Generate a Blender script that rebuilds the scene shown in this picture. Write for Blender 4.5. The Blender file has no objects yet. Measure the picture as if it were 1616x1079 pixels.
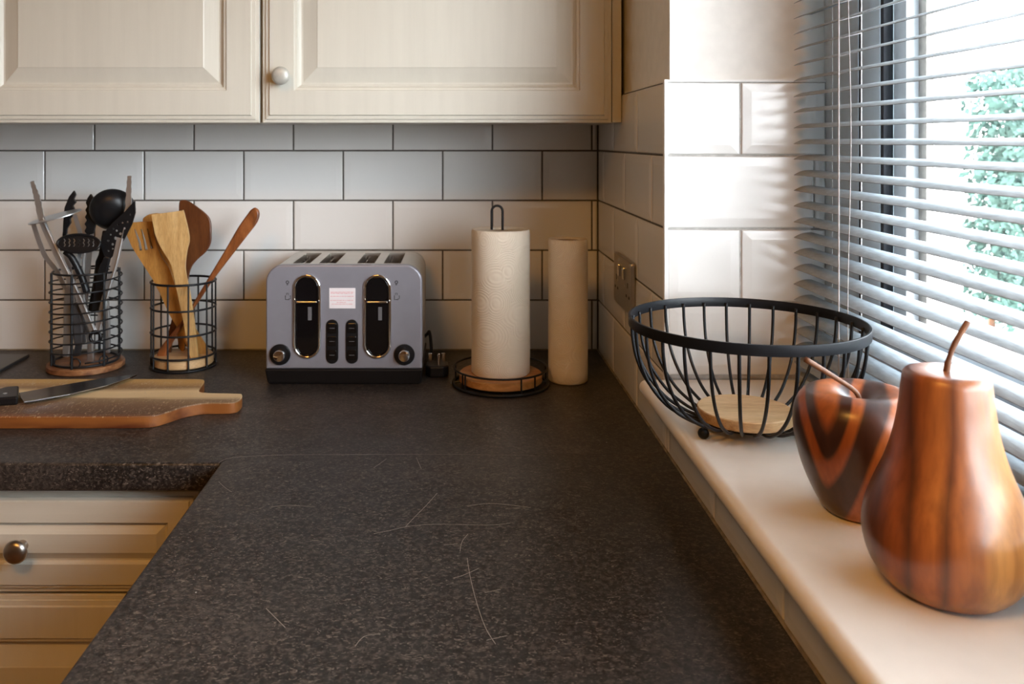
import bpy, bmesh, math, random
from mathutils import Vector, Matrix, geometry
random.seed(7)
SC = bpy.context.scene
C = SC.collection
PI = math.pi
F = 1343.0; VX = 720.0; VY = 222.0          # focal length and vanishing point of the photograph in pixels
CT = 0.91; CZ = 1.335                        # worktop height, camera height
SILL = CZ - 0.328                            # window sill height

# ---------------- camera, sky, lights, exposure ----------------
cd = bpy.data.cameras.new('camera'); cam = bpy.data.objects.new('camera', cd); C.objects.link(cam)
cam.location = (0, 0, CZ); cam.rotation_euler = (PI/2, 0, 0)
cd.sensor_width = 36; cd.lens = F/1616*36
cd.shift_x = (808-VX)/1616; cd.shift_y = -(539.5-VY)/1616
cd.clip_start = 0.02
cd.dof.use_dof = True; cd.dof.focus_distance = 1.05; cd.dof.aperture_fstop = 11
SC.camera = cam
SC.view_settings.view_transform = 'Standard'; SC.view_settings.look = 'None'
SC.view_settings.gamma = 1; SC.view_settings.exposure = -0.78
SC.view_settings.use_curve_mapping = False
w = bpy.data.worlds.new('overcast_sky'); SC.world = w; w.use_nodes = True
nt = w.node_tree; nt.nodes.clear()
wo = nt.nodes.new('ShaderNodeOutputWorld'); bg = nt.nodes.new('ShaderNodeBackground')
tc = nt.nodes.new('ShaderNodeTexCoord'); sx = nt.nodes.new('ShaderNodeSeparateXYZ'); cr = nt.nodes.new('ShaderNodeValToRGB')
nt.links.new(tc.outputs['Generated'], sx.inputs[0]); nt.links.new(sx.outputs['Z'], cr.inputs[0])
cr.color_ramp.elements[0].position = 0.0; cr.color_ramp.elements[0].color = (0.86, 0.94, 1, 1)
cr.color_ramp.elements[1].position = 0.9; cr.color_ramp.elements[1].color = (0.80, 0.91, 1.0, 1)
nt.links.new(cr.outputs[0], bg.inputs[0]); bg.inputs[1].default_value = 34.0
nt.links.new(bg.outputs[0], wo.inputs[0])
def area(name, loc, rot, sx, sy, power, col, portal=False):
    l = bpy.data.lights.new(name, 'AREA'); l.shape = 'RECTANGLE'; l.size = sx; l.size_y = sy
    l.energy = power; l.color = col
    if portal: l.cycles.is_portal = True
    o = bpy.data.objects.new(name, l); C.objects.link(o); o.location = loc; o.rotation_euler = rot
    return o
area('window_portal', (0.592, 0.46, 1.55), (0, PI/2, 0), 1.15, 1.45, 1, (1, 1, 1), True)   # sky through the kitchen window
sl_ = bpy.data.lights.new('hazy_sun', 'SUN'); sl_.energy = 6.5; sl_.angle = math.radians(42); sl_.color = (0.97, 0.985, 1.0)
so_ = bpy.data.objects.new('hazy_sun', sl_); C.objects.link(so_)      # veiled sun behind thin cloud, coming in over the viewer's right shoulder
so_.rotation_euler = Vector((-0.52, 1.0, -0.38)).to_track_quat('-Z', 'Y').to_euler()
area('ceiling_light', (-0.55, -0.35, 2.36), (0, 0, 0), 0.5, 0.5, 33, (1.0, 0.455, 0.09))    # warm kitchen lamp

# ---------------- helpers ----------------
def P(px, py, Y):
    return Vector(((px-VX)*Y/F, Y, CZ-(py-VY)*Y/F))
def root_loc(p):
    while p is not None and p.parent is not None: p = p.parent
    return Vector(p.location) if p is not None else Vector((0, 0, 0))
def part(name, bm, mat, parent=None, smooth=False, bev=0, seg=2, kind=None, label=None, cat=None, group=None, sub=0, loc=None):
    if parent is not None: bmesh.ops.translate(bm, vec=-root_loc(parent), verts=bm.verts)
    elif loc is not None: bmesh.ops.translate(bm, vec=-Vector(loc), verts=bm.verts)
    me = bpy.data.meshes.new(name); bmesh.ops.recalc_face_normals(bm, faces=bm.faces) if bm.faces else None
    bm.to_mesh(me); bm.free()
    me.materials.append(mat)
    o = bpy.data.objects.new(name, me); C.objects.link(o)
    if parent is not None: o.parent = parent
    elif loc is not None: o.location = loc
    if smooth:
        for p in me.polygons: p.use_smooth = True
        if smooth != 'all': me.set_sharp_from_angle(angle=math.radians(smooth if smooth is not True else 40))
    if bev:
        m = o.modifiers.new('bevel', 'BEVEL'); m.width = bev; m.segments = seg; m.limit_method = 'ANGLE'; m.angle_limit = math.radians(40)
        m.harden_normals = False
    if sub:
        m = o.modifiers.new('sub', 'SUBSURF'); m.levels = sub; m.render_levels = sub
    if kind: o['kind'] = kind
    if label: o['label'] = label
    if cat: o['category'] = cat
    if group: o['group'] = group
    return o
def thing(name, label, cat, loc=(0, 0, 0), group=None):
    o = bpy.data.objects.new(name, None); C.objects.link(o); o.location = loc; o.empty_display_size = 0.05
    o['label'] = label; o['category'] = cat
    if group: o['group'] = group
    return o
def struct_empty(name, loc=(0, 0, 0)):
    o = bpy.data.objects.new(name, None); C.objects.link(o); o.location = loc; o['kind'] = 'structure'
    return o
def copy_tree(o, parent=None):
    c = o.copy(); C.objects.link(c); c.parent = parent
    for ch in list(o.children): copy_tree(ch, c)
    return c
def box(bm, x0, x1, y0, y1, z0, z1):
    v = [bm.verts.new(p) for p in ((x0,y0,z0),(x1,y0,z0),(x1,y1,z0),(x0,y1,z0),(x0,y0,z1),(x1,y0,z1),(x1,y1,z1),(x0,y1,z1))]
    for f in ((0,3,2,1),(4,5,6,7),(0,1,5,4),(1,2,6,5),(2,3,7,6),(3,0,4,7)): bm.faces.new([v[i] for i in f])
    return bm
def bx(*a):
    return box(bmesh.new(), *a)
def tube(bm, pts, r, n=8, closed=False, cap=True):
    pts = [Vector(p) for p in pts]; N = len(pts)
    rr = r if isinstance(r, (list, tuple)) else [r]*N
    T = []
    for i in range(N):
        a = pts[(i-1) % N] if (closed or i > 0) else pts[i]
        b = pts[(i+1) % N] if (closed or i < N-1) else pts[i]
        T.append((b-a).normalized())
    up = Vector((0, 0, 1)) if abs(T[0].z) < 0.9 else Vector((1, 0, 0))
    u = T[0].cross(up).normalized(); rings = []
    for i in range(N):
        u = (u - T[i]*u.dot(T[i])).normalized(); v = T[i].cross(u)
        rings.append([bm.verts.new(pts[i]+(u*math.cos(2*PI*k/n)+v*math.sin(2*PI*k/n))*rr[i]) for k in range(n)])
    for i in range(N if closed else N-1):
        a, b = rings[i], rings[(i+1) % N]
        for k in range(n): bm.faces.new((a[k], a[(k+1) % n], b[(k+1) % n], b[k]))
    if cap and not closed:
        bm.faces.new(rings[0]); bm.faces.new(rings[-1])
    return bm
def lathe(bm, prof, cx, cy, z0, n=48, mod=None):
    rings = []
    for (r, z) in prof:
        if r < 1e-6: rings.append([bm.verts.new((cx, cy, z0+z))]); continue
        ring = []
        for k in range(n):
            a = 2*PI*k/n; q = r*(mod(a, z) if mod else 1)
            ring.append(bm.verts.new((cx+q*math.cos(a), cy+q*math.sin(a), z0+z)))
        rings.append(ring)
    for a, b in zip(rings, rings[1:]):
        for k in range(n):
            if len(a) == 1 and len(b) == 1: continue
            if len(a) == 1: bm.faces.new((a[0], b[(k+1) % n], b[k]))
            elif len(b) == 1: bm.faces.new((a[k], a[(k+1) % n], b[0]))
            else: bm.faces.new((a[k], a[(k+1) % n], b[(k+1) % n], b[k]))
    return bm
def spl(pts, k=6, closed=False):
    pts = [Vector(p) for p in pts]; out = []; N = len(pts)
    for i in range(N if closed else N-1):
        g = lambda j: pts[j % N] if closed else pts[max(0, min(N-1, j))]
        p0, p1, p2, p3 = g(i-1), g(i), g(i+1), g(i+2)
        for s in range(k):
            t = s/k
            out.append(0.5*((2*p1)+(p2-p0)*t+(2*p0-5*p1+4*p2-p3)*t*t+(3*p1-p0-3*p2+p3)*t**3))
    if not closed: out.append(pts[-1])
    return out
def sprof(pr, k=5):
    return [(max(0, p.x), p.y) for p in spl([(a, b, 0) for a, b in pr], k)]
def circ(cx, cy, z, r, n=48):
    return [Vector((cx+r*math.cos(2*PI*k/n), cy+r*math.sin(2*PI*k/n), z)) for k in range(n)]
def prism(bm, outer, holes, fn, th):
    """solid plate: 2-D outline with holes, fn(u, v, w) gives the 3-D point, w from 0 to th"""
    loops = [[Vector((p[0], p[1], 0)) for p in outer]]+[[Vector((p[0], p[1], 0)) for p in h] for h in holes]
    tris = geometry.tessellate_polygon(loops)
    flat = [p for l in loops for p in l]
    a = [bm.verts.new(fn(p.x, p.y, 0)) for p in flat]; b = [bm.verts.new(fn(p.x, p.y, th)) for p in flat]
    if not holes:
        bm.faces.new(a); bm.faces.new(b[::-1])
    else:
        for t in tris:
            if len(set(t)) == 3:
                bm.faces.new([a[i] for i in t]); bm.faces.new([b[i] for i in t[::-1]])
    s = 0
    for l in loops:
        n = len(l)
        for i in range(n):
            j = (i+1) % n; bm.faces.new((a[s+i], a[s+j], b[s+j], b[s+i]))
        s += n
    return bm
def flatbar(bm, pts, ws, th, N=Vector((0, -1, 0))):
    pts = [Vector(p) for p in pts]; R = []
    for i, p in enumerate(pts):
        t = (pts[min(i+1, len(pts)-1)]-pts[max(i-1, 0)]).normalized(); s = t.cross(N).normalized(); nn = s.cross(t).normalized()
        w_ = ws[i] if isinstance(ws, (list, tuple)) else ws
        R.append([bm.verts.new(p+s*a*w_/2+nn*b*th/2) for a, b in ((-1,-1),(1,-1),(1,1),(-1,1))])
    for a, b in zip(R, R[1:]):
        for k in range(4): bm.faces.new((a[k], a[(k+1) % 4], b[(k+1) % 4], b[k]))
    bm.faces.new(R[0]); bm.faces.new(R[-1]); return bm
def capsule(cx, cz, r, hh, n=10):
    o = []
    for k in range(n+1): a = PI*k/n; o.append((cx+r*math.cos(a), cz+hh-r+r*math.sin(a)))
    for k in range(n+1): a = PI+PI*k/n; o.append((cx+r*math.cos(a), cz-hh+r+r*math.sin(a)))
    return o
def rrect(x0, x1, z0, z1, rt, rb, n=8):
    o = []
    for cx, cz, r, a0 in ((x1-rt, z1-rt, rt, 0), (x0+rt, z1-rt, rt, PI/2), (x0+rb, z0+rb, rb, PI), (x1-rb, z0+rb, rb, 1.5*PI)):
        for k in range(n+1): a = a0+PI/2*k/n; o.append((cx+r*math.cos(a), cz+r*math.sin(a)))
    return o

# ---------------- materials ----------------
def new_mat(name):
    m = bpy.data.materials.new(name); m.use_nodes = True
    return m, m.node_tree, m.node_tree.nodes['Principled BSDF']
def rgb(c): return (c[0], c[1], c[2], 1)
def mat(name, col, rough=0.5, metal=0.0, coat=0.0, bump=None, var=None, spec=None, aniso=None):
    """bump = (scale xyz, strength, distance); var = (scale xyz, amount) colour mottling"""
    m, t, b = new_mat(name); N = t.nodes; L = t.links
    b.inputs['Base Color'].default_value = rgb(col); b.inputs['Roughness'].default_value = rough
    b.inputs['Metallic'].default_value = metal; b.inputs['Coat Weight'].default_value = coat
    if spec is not None: b.inputs['Specular IOR Level'].default_value = spec
    tcn = N.new('ShaderNodeTexCoord')
    if var is None: var = ((40, 40, 40), 0.04)
    mp = N.new('ShaderNodeMapping'); mp.inputs['Scale'].default_value = var[0]; L.new(tcn.outputs['Object'], mp.inputs[0])
    no = N.new('ShaderNodeTexNoise'); no.inputs['Scale'].default_value = 1; no.inputs['Detail'].default_value = 4; L.new(mp.outputs[0], no.inputs['Vector'])
    rp = N.new('ShaderNodeValToRGB'); L.new(no.outputs[0], rp.inputs[0])
    rp.color_ramp.elements[0].position = 0.3; rp.color_ramp.elements[1].position = 0.7
    rp.color_ramp.elements[0].color = rgb([max(0, c*(1-var[1])) for c in col]); rp.color_ramp.elements[1].color = rgb([min(1, c*(1+var[1])) for c in col])
    L.new(rp.outputs[0], b.inputs['Base Color'])
    if bump:
        mp2 = N.new('ShaderNodeMapping'); mp2.inputs['Scale'].default_value = bump[0]; L.new(tcn.outputs['Object'], mp2.inputs[0])
        n2 = N.new('ShaderNodeTexNoise'); n2.inputs['Scale'].default_value = 1; n2.inputs['Detail'].default_value = 3; L.new(mp2.outputs[0], n2.inputs['Vector'])
        bp = N.new('ShaderNodeBump'); bp.inputs['Strength'].default_value = bump[1]; bp.inputs['Distance'].default_value = bump[2]
        L.new(n2.outputs[0], bp.inputs['Height']); L.new(bp.outputs[0], b.inputs['Normal'])
    return m
def wood(name, stops, scale, rough=0.4, distort=1.5, detail=3, coat=0.0, mode='noise', bump=0.1, offset=(0,0,0), rot=(0,0,0)):
    m, t, b = new_mat(name); N = t.nodes; L = t.links
    tcn = N.new('ShaderNodeTexCoord'); mp = N.new('ShaderNodeMapping'); L.new(tcn.outputs['Object'], mp.inputs[0])
    mp.inputs['Scale'].default_value = scale; mp.inputs['Location'].default_value = offset; mp.inputs['Rotation'].default_value = rot
    if mode == 'noise':
        no = N.new('ShaderNodeTexNoise'); no.inputs['Scale'].default_value = 1; no.inputs['Detail'].default_value = detail; no.inputs['Distortion'].default_value = distort
        L.new(mp.outputs[0], no.inputs['Vector']); h = no.outputs[0]
    else:
        no = N.new('ShaderNodeTexWave'); no.inputs['Scale'].default_value = 1; no.inputs['Distortion'].default_value = distort
        no.inputs['Detail'].default_value = detail; no.inputs['Detail Scale'].default_value = 0.8
        if mode == 'rings': no.wave_type = 'RINGS'; no.rings_direction = 'SPHERICAL'
        L.new(mp.outputs[0], no.inputs['Vector']); h = no.outputs['Fac']
    rp = N.new('ShaderNodeValToRGB'); L.new(h, rp.inputs[0]); e = rp.color_ramp.elements
    while len(e) < len(stops): e.new(0.5)
    for i, (p, c) in enumerate(stops): e[i].position = p; e[i].color = rgb(c)
    # fine fibre
    mp2 = N.new('ShaderNodeMapping'); mp2.inputs['Scale'].default_value = [s*9 for s in scale]; mp2.inputs['Rotation'].default_value = rot; L.new(tcn.outputs['Object'], mp2.inputs[0])
    n2 = N.new('ShaderNodeTexNoise'); n2.inputs['Scale'].default_value = 1; n2.inputs['Detail'].default_value = 4; L.new(mp2.outputs[0], n2.inputs['Vector'])
    mx = N.new('ShaderNodeMix'); mx.data_type = 'RGBA'; mx.blend_type = 'MULTIPLY'; mx.inputs[0].default_value = 0.35
    L.new(rp.outputs[0], mx.inputs[6])
    r2 = N.new('ShaderNodeValToRGB'); r2.color_ramp.elements[0].position = 0.35; r2.color_ramp.elements[0].color = (0.45, 0.4, 0.35, 1); r2.color_ramp.elements[1].position = 0.6; r2.color_ramp.elements[1].color = (1, 1, 1, 1)
    L.new(n2.outputs[0], r2.inputs[0]); L.new(r2.outputs[0], mx.inputs[7]); L.new(mx.outputs[2], b.inputs['Base Color'])
    b.inputs['Roughness'].default_value = rough; b.inputs['Coat Weight'].default_value = coat; b.inputs['Coat Roughness'].default_value = 0.25
    bp = N.new('ShaderNodeBump'); bp.inputs['Strength'].default_value = bump; bp.inputs['Distance'].default_value = 0.0004
    L.new(n2.outputs[0], bp.inputs['Height']); L.new(bp.outputs[0], b.inputs['Normal'])
    return m

M_plaster = mat('white_plaster_paint', (0.80, 0.78, 0.74), 0.7, bump=((35, 35, 35), 0.15, 0.001))
M_room = mat('room_wall_paint', (0.20, 0.145, 0.095), 0.8)
M_ceiling = mat('ceiling_paint', (0.50, 0.41, 0.31), 0.8)
M_floor = mat('floor_vinyl', (0.24, 0.13, 0.06), 0.5, var=((6, 6, 6), 0.15))
M_cab = mat('cream_painted_wood', (0.60, 0.575, 0.50), 0.42, bump=((420, 420, 9), 0.2, 0.0004), var=((60, 60, 4), 0.03))
M_cabh = mat('cream_painted_wood_across', (0.60, 0.575, 0.50), 0.42, bump=((9, 420, 420), 0.2, 0.0004), var=((4, 60, 60), 0.03))
M_tile = mat('white_glazed_tile', (0.77, 0.77, 0.755), 0.17, bump=((14, 14, 14), 0.10, 0.002), var=((5, 5, 5), 0.02))
M_grout = mat('dark_grey_grout', (0.11, 0.10, 0.088), 0.9, var=((90, 90, 90), 0.25))
M_grout_light = mat('pale_grout', (0.45, 0.44, 0.42), 0.9, var=((90, 90, 90), 0.2))
M_sill = mat('cream_sill_paint', (0.88, 0.85, 0.80), 0.28, bump=((30, 30, 30), 0.08, 0.001), var=((25, 25, 25), 0.03))
M_trim = mat('white_tile_trim', (0.75, 0.73, 0.70), 0.35)
M_upvc = mat('pale_grey_upvc', (0.78, 0.85, 0.89), 0.35)
M_gasket = mat('black_rubber_gasket', (0.012, 0.014, 0.02), 0.6)
M_slat = mat('grey_white_blind_slat', (0.31, 0.345, 0.37), 0.55, bump=((300, 60, 300), 0.4, 0.0006), var=((160, 60, 160), 0.16))
M_cord = mat('white_blind_cord', (0.50, 0.47, 0.47), 0.8)
M_blackwire = mat('black_coated_wire', (0.007, 0.008, 0.010), 0.42, spec=0.3, bump=((500, 500, 500), 0.15, 0.0003))
M_blackplastic = mat('black_plastic', (0.006, 0.006, 0.007), 0.35, spec=0.35)
M_nylon = mat('black_nylon', (0.007, 0.0075, 0.009), 0.38, spec=0.35)
M_greyhandle = mat('dark_grey_rubber', (0.05, 0.05, 0.055), 0.6)
M_steel = mat('brushed_stainless_steel', (0.58, 0.59, 0.60), 0.32, 0.85, bump=((40, 900, 900), 0.05, 0.0002))
M_chrome = mat('chrome', (0.82, 0.82, 0.82), 0.07, 1.0)
M_toasttop = mat('champagne_brushed_steel', (0.55, 0.53, 0.49), 0.36, 1.0, bump=((900, 30, 900), 0.08, 0.0002))
M_toaster = mat('lilac_grey_toaster_enamel', (0.26, 0.26, 0.30), 0.36, 0.25)
M_gloss = mat('glossy_black', (0.004, 0.004, 0.005), 0.08)
M_label = mat('white_sticker_paper', (0.80, 0.76, 0.79), 0.5)
M_redink = mat('red_ink', (0.72, 0.30, 0.33), 0.6)
M_ink = mat('dark_ink', (0.03, 0.03, 0.035), 0.6)
M_reflect_mark = mat('grey_reflection_and_mark', (0.13, 0.13, 0.14), 0.3)  # flat grey for the painted reflection in the lever bays and the button marks
M_nickel = mat('aged_nickel', (0.42, 0.38, 0.34), 0.32, 1.0, var=((90, 90, 90), 0.15))
M_pewter = mat('pale_pewter', (0.50, 0.49, 0.44), 0.5, 0.3, var=((90, 90, 90), 0.12))
M_socket = mat('brushed_socket_plate', (0.48, 0.45, 0.40), 0.35, 1.0, bump=((60, 60, 900), 0.06, 0.0002))
M_hob = mat('black_glass', (0.012, 0.012, 0.012), 0.28)
M_knife = mat('dark_blade_steel', (0.20, 0.20, 0.21), 0.22, 1.0, bump=((40, 900, 900), 0.05, 0.0001))
M_edge = mat('bright_blade_edge', (0.7, 0.7, 0.7), 0.2, 1.0)
M_stem = wood('stem_wood', [(0.3, (0.10, 0.035, 0.012)), (0.7, (0.22, 0.085, 0.03))], (90, 90, 14), 0.6)
M_brick = mat('pale_render', (0.75, 0.70, 0.66), 0.9, var=((3, 3, 3), 0.08))
M_hedge = mat('hedge_leaf', (0.060, 0.105, 0.085), 0.8, var=((3, 3, 3), 0.2), spec=0.15)
M_lawn = mat('garden_paving', (0.50, 0.49, 0.46), 0.9)
M_discedge = wood('pale_beech', [(0.25, (0.42, 0.24, 0.10)), (0.5, (0.58, 0.37, 0.18)), (0.8, (0.66, 0.45, 0.24))], (8, 60, 60), 0.5, 0.6)
M_orangewood = wood('varnished_pine', [(0.25, (0.34, 0.13, 0.03)), (0.55, (0.52, 0.24, 0.07)), (0.8, (0.60, 0.31, 0.11))], (8, 70, 70), 0.4, 0.6)
M_acaciabase = wood('acacia_base', [(0.3, (0.09, 0.03, 0.013)), (0.6, (0.30, 0.13, 0.05)), (0.8, (0.42, 0.23, 0.11))], (14, 60, 60), 0.45, 1.0)
M_bamboo = wood('pale_bamboo', [(0.3, (0.50, 0.29, 0.10)), (0.6, (0.64, 0.41, 0.17)), (0.8, (0.72, 0.50, 0.24))], (70, 60, 9), 0.5, 0.4)
M_amber = wood('amber_wood', [(0.3, (0.34, 0.15, 0.035)), (0.6, (0.50, 0.25, 0.06)), (0.8, (0.58, 0.32, 0.10))], (60, 60, 9), 0.42, 0.5)
M_walnut = wood('dark_red_wood', [(0.3, (0.075, 0.022, 0.007)), (0.6, (0.13, 0.042, 0.012)), (0.8, (0.19, 0.065, 0.020))], (70, 60, 9), 0.35, 0.8)
M_cherry = wood('cherry_wood', [(0.25, (0.05, 0.018, 0.008)), (0.5, (0.24, 0.075, 0.02)), (0.8, (0.36, 0.13, 0.04))], (45, 60, 12), 0.35, 1.2)
M_glass, t, b = new_mat('clear_window_glass')
for n in list(t.nodes):
    if n.type != 'OUTPUT_MATERIAL': t.nodes.remove(n)
tr = t.nodes.new('ShaderNodeBsdfTransparent'); gl = t.nodes.new('ShaderNodeBsdfGlossy'); gl.inputs['Roughness'].default_value = 0.02
fr = t.nodes.new('ShaderNodeFresnel'); ge = t.nodes.new('ShaderNodeNewGeometry'); io = t.nodes.new('ShaderNodeMapRange'); t.links.new(ge.outputs['Backfacing'], io.inputs[0]); io.inputs[3].default_value = 1.45; io.inputs[4].default_value = 1/1.45; t.links.new(io.outputs[0], fr.inputs[0]); mx = t.nodes.new('ShaderNodeMixShader')
t.links.new(fr.outputs[0], mx.inputs[0]); t.links.new(tr.outputs[0], mx.inputs[1]); t.links.new(gl.outputs[0], mx.inputs[2])
t.links.new(mx.outputs[0], [n for n in t.nodes if n.type == 'OUTPUT_MATERIAL'][0].inputs[0])

def worktop_mat():
    m, t, b = new_mat('dark_speckled_laminate'); N = t.nodes; L = t.links
    tcn = N.new('ShaderNodeTexCoord')
    def noise(sc, det=3, dist=0.0, sv=(1, 1, 1), rough=0.5):
        mp = N.new('ShaderNodeMapping'); mp.inputs['Scale'].default_value = sv; L.new(tcn.outputs['Object'], mp.inputs[0])
        n = N.new('ShaderNodeTexNoise'); n.inputs['Scale'].default_value = sc; n.inputs['Detail'].default_value = det; n.inputs['Distortion'].default_value = dist
        n.inputs['Roughness'].default_value = rough; L.new(mp.outputs[0], n.inputs['Vector']); return n.outputs[0]
    def ramp(inp, st):
        r = N.new('ShaderNodeValToRGB'); L.new(inp, r.inputs[0]); e = r.color_ramp.elements
        while len(e) < len(st): e.new(0.5)
        for i, (p, c) in enumerate(st): e[i].position = p; e[i].color = rgb(c)
        return r.outputs[0]
    def mixc(f, a, c, bt='MIX'):
        x = N.new('ShaderNodeMix'); x.data_type = 'RGBA'; x.blend_type = bt
        for s, i in ((f, 0), (a, 6), (c, 7)):
            if isinstance(s, (int, float)): x.inputs[i].default_value = s
            elif isinstance(s, tuple): x.inputs[i].default_value = rgb(s)
            else: L.new(s, x.inputs[i])
        return x.outputs[2]
    base = ramp(noise(190, 4, 0.6), [(0.40, (0.007, 0.006, 0.0058)), (0.53, (0.019, 0.0155, 0.014)), (0.66, (0.062, 0.050, 0.042))])
    fleck = ramp(noise(300, 2, 1.8, (0.5, 1.0, 1)), [(0.60, (0, 0, 0)), (0.68, (1, 1, 1))])
    c = mixc(fleck, base, (0.14, 0.115, 0.095))
    dots = N.new('ShaderNodeTexVoronoi'); dots.inputs['Scale'].default_value = 38; L.new(tcn.outputs['Object'], dots.inputs['Vector'])
    d = ramp(dots.outputs['Distance'], [(0.030, (1, 1, 1)), (0.045, (0, 0, 0))])
    keep = ramp(dots.outputs['Color'], [(0.80, (0, 0, 0)), (0.82, (1, 1, 1))])
    c = mixc(mixc(1.0, d, keep, 'MULTIPLY'), c, (0.5, 0.48, 0.45))
    wear = ramp(noise(5.5, 6, 0.8, (1, 1, 1), 0.6), [(0.52, (0, 0, 0)), (0.78, (0.55, 0.55, 0.55))])
    fine = ramp(noise(120, 3, 2.0), [(0.4, (0, 0, 0)), (0.65, (1, 1, 1))])
    c = mixc(mixc(1.0, wear, fine, 'MULTIPLY'), c, (0.15, 0.125, 0.11))
    L.new(c, b.inputs['Base Color'])
    r = N.new('ShaderNodeMapRange'); L.new(noise(30, 5), r.inputs[0]); r.inputs[3].default_value = 0.34; r.inputs[4].default_value = 0.50; L.new(r.outputs[0], b.inputs['Roughness'])
    bp = N.new('ShaderNodeBump'); bp.inputs['Strength'].default_value = 0.25; bp.inputs['Distance'].default_value = 0.0004
    L.new(noise(420, 3), bp.inputs['Height']); L.new(bp.outputs[0], b.inputs['Normal'])
    return m
M_top = worktop_mat()
M_scratch = mat('pale_hairline_scratch', (0.34, 0.30, 0.27), 0.6)

def paper_mat():
    m, t, b = new_mat('embossed_paper_towel'); N = t.nodes; L = t.links
    b.inputs['Base Color'].default_value = (0.80, 0.73, 0.61, 1); b.inputs['Roughness'].default_value = 0.9
    tcn = N.new('ShaderNodeTexCoord'); v = N.new('ShaderNodeTexVoronoi'); v.inputs['Scale'].default_value = 21; L.new(tcn.outputs['Object'], v.inputs['Vector'])
    s = N.new('ShaderNodeMath'); s.operation = 'MULTIPLY'; s.inputs[1].default_value = 100; L.new(v.outputs['Distance'], s.inputs[0])
    q = N.new('ShaderNodeMath'); q.operation = 'SINE'; L.new(s.outputs[0], q.inputs[0])
    bp = N.new('ShaderNodeBump'); bp.inputs['Strength'].default_value = 0.38; bp.inputs['Distance'].default_value = 0.0005
    L.new(q.outputs[0], bp.inputs['Height']); L.new(bp.outputs[0], b.inputs['Normal'])
    return m
M_paper = paper_mat()
M_card = mat('cardboard_core', (0.33, 0.23, 0.14), 0.9)

def board_mat():
    m, t, b = new_mat('worn_acacia_board'); N = t.nodes; L = t.links
    tcn = N.new('ShaderNodeTexCoord'); sp = N.new('ShaderNodeSeparateXYZ'); L.new(tcn.outputs['Object'], sp.inputs[0])
    mp = N.new('ShaderNodeMapping'); mp.inputs['Scale'].default_value = (5, 30, 30); L.new(tcn.outputs['Object'], mp.inputs[0])
    n = N.new('ShaderNodeTexNoise'); n.inputs['Scale'].default_value = 1; n.inputs['Detail'].default_value = 5; L.new(mp.outputs[0], n.inputs['Vector'])
    a = N.new('ShaderNodeMath'); a.operation = 'MULTIPLY_ADD'; L.new(n.outputs[0], a.inputs[0]); a.inputs[1].default_value = 0.045; L.new(sp.outputs['Y'], a.inputs[2])
    mr = N.new('ShaderNodeMapRange'); L.new(a.outputs[0], mr.inputs[0]); mr.inputs[1].default_value = -0.08; mr.inputs[2].default_value = 0.125
    r = N.new('ShaderNodeValToRGB'); L.new(mr.outputs[0], r.inputs[0]); e = r.color_ramp.elements
    st = [(0.0, (0.24, 0.08, 0.02)), (0.12, (0.11, 0.055, 0.028)), (0.30, (0.17, 0.095, 0.05)), (0.44, (0.26, 0.17, 0.09)), (0.49, (0.66, 0.49, 0.27)), (0.66, (0.72, 0.54, 0.30)), (0.76, (0.26, 0.15, 0.07)), (0.90, (0.52, 0.32, 0.11))]
    while len(e) < len(st): e.new(0.5)
    for i, (p, c) in enumerate(st): e[i].position = p; e[i].color = rgb(c)
    # knife scuffs
    mp2 = N.new('ShaderNodeMapping'); mp2.inputs['Scale'].default_value = (160, 60, 60); mp2.inputs['Rotation'].default_value = (0, 0, 0.6); L.new(tcn.outputs['Object'], mp2.inputs[0])
    n2 = N.new('ShaderNodeTexNoise'); n2.inputs['Scale'].default_value = 1; n2.inputs['Detail'].default_value = 6; n2.inputs['Distortion'].default_value = 2; L.new(mp2.outputs[0], n2.inputs['Vector'])
    r2 = N.new('ShaderNodeValToRGB'); r2.color_ramp.elements[0].position = 0.56; r2.color_ramp.elements[0].color = (0, 0, 0, 1); r2.color_ramp.elements[1].position = 0.70; r2.color_ramp.elements[1].color = (0.7, 0.7, 0.7, 1)
    L.new(n2.outputs[0], r2.inputs[0])
    x = N.new('ShaderNodeMix'); x.data_type = 'RGBA'; L.new(r2.outputs[0], x.inputs[0]); L.new(r.outputs[0], x.inputs[6]); x.inputs[7].default_value = (0.58, 0.45, 0.30, 1)
    # varnish survives on the sides: warm orange there (the sawn edge, seen by its height)
    mz = N.new('ShaderNodeMapRange'); L.new(sp.outputs['Z'], mz.inputs[0]); mz.inputs[1].default_value = 0.0155; mz.inputs[2].default_value = 0.0172
    y = N.new('ShaderNodeMix'); y.data_type = 'RGBA'; L.new(mz.outputs[0], y.inputs[0])
    r3 = N.new('ShaderNodeValToRGB'); r3.color_ramp.elements[0].position = 0.38; r3.color_ramp.elements[1].position = 0.62; r3.color_ramp.elements[0].color = (0.085, 0.018, 0.004, 1); r3.color_ramp.elements[1].color = (0.25, 0.085, 0.016, 1); L.new(n.outputs[0], r3.inputs[0])
    L.new(r3.outputs[0], y.inputs[6]); L.new(x.outputs[2], y.inputs[7])
    L.new(y.outputs[2], b.inputs['Base Color']); b.inputs['Roughness'].default_value = 0.5
    bp = N.new('ShaderNodeBump'); bp.inputs['Strength'].default_value = 0.4; bp.inputs['Distance'].default_value = 0.0004
    L.new(n2.outputs[0], bp.inputs['Height']); L.new(bp.outputs[0], b.inputs['Normal'])
    return m
M_board = board_mat()

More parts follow.
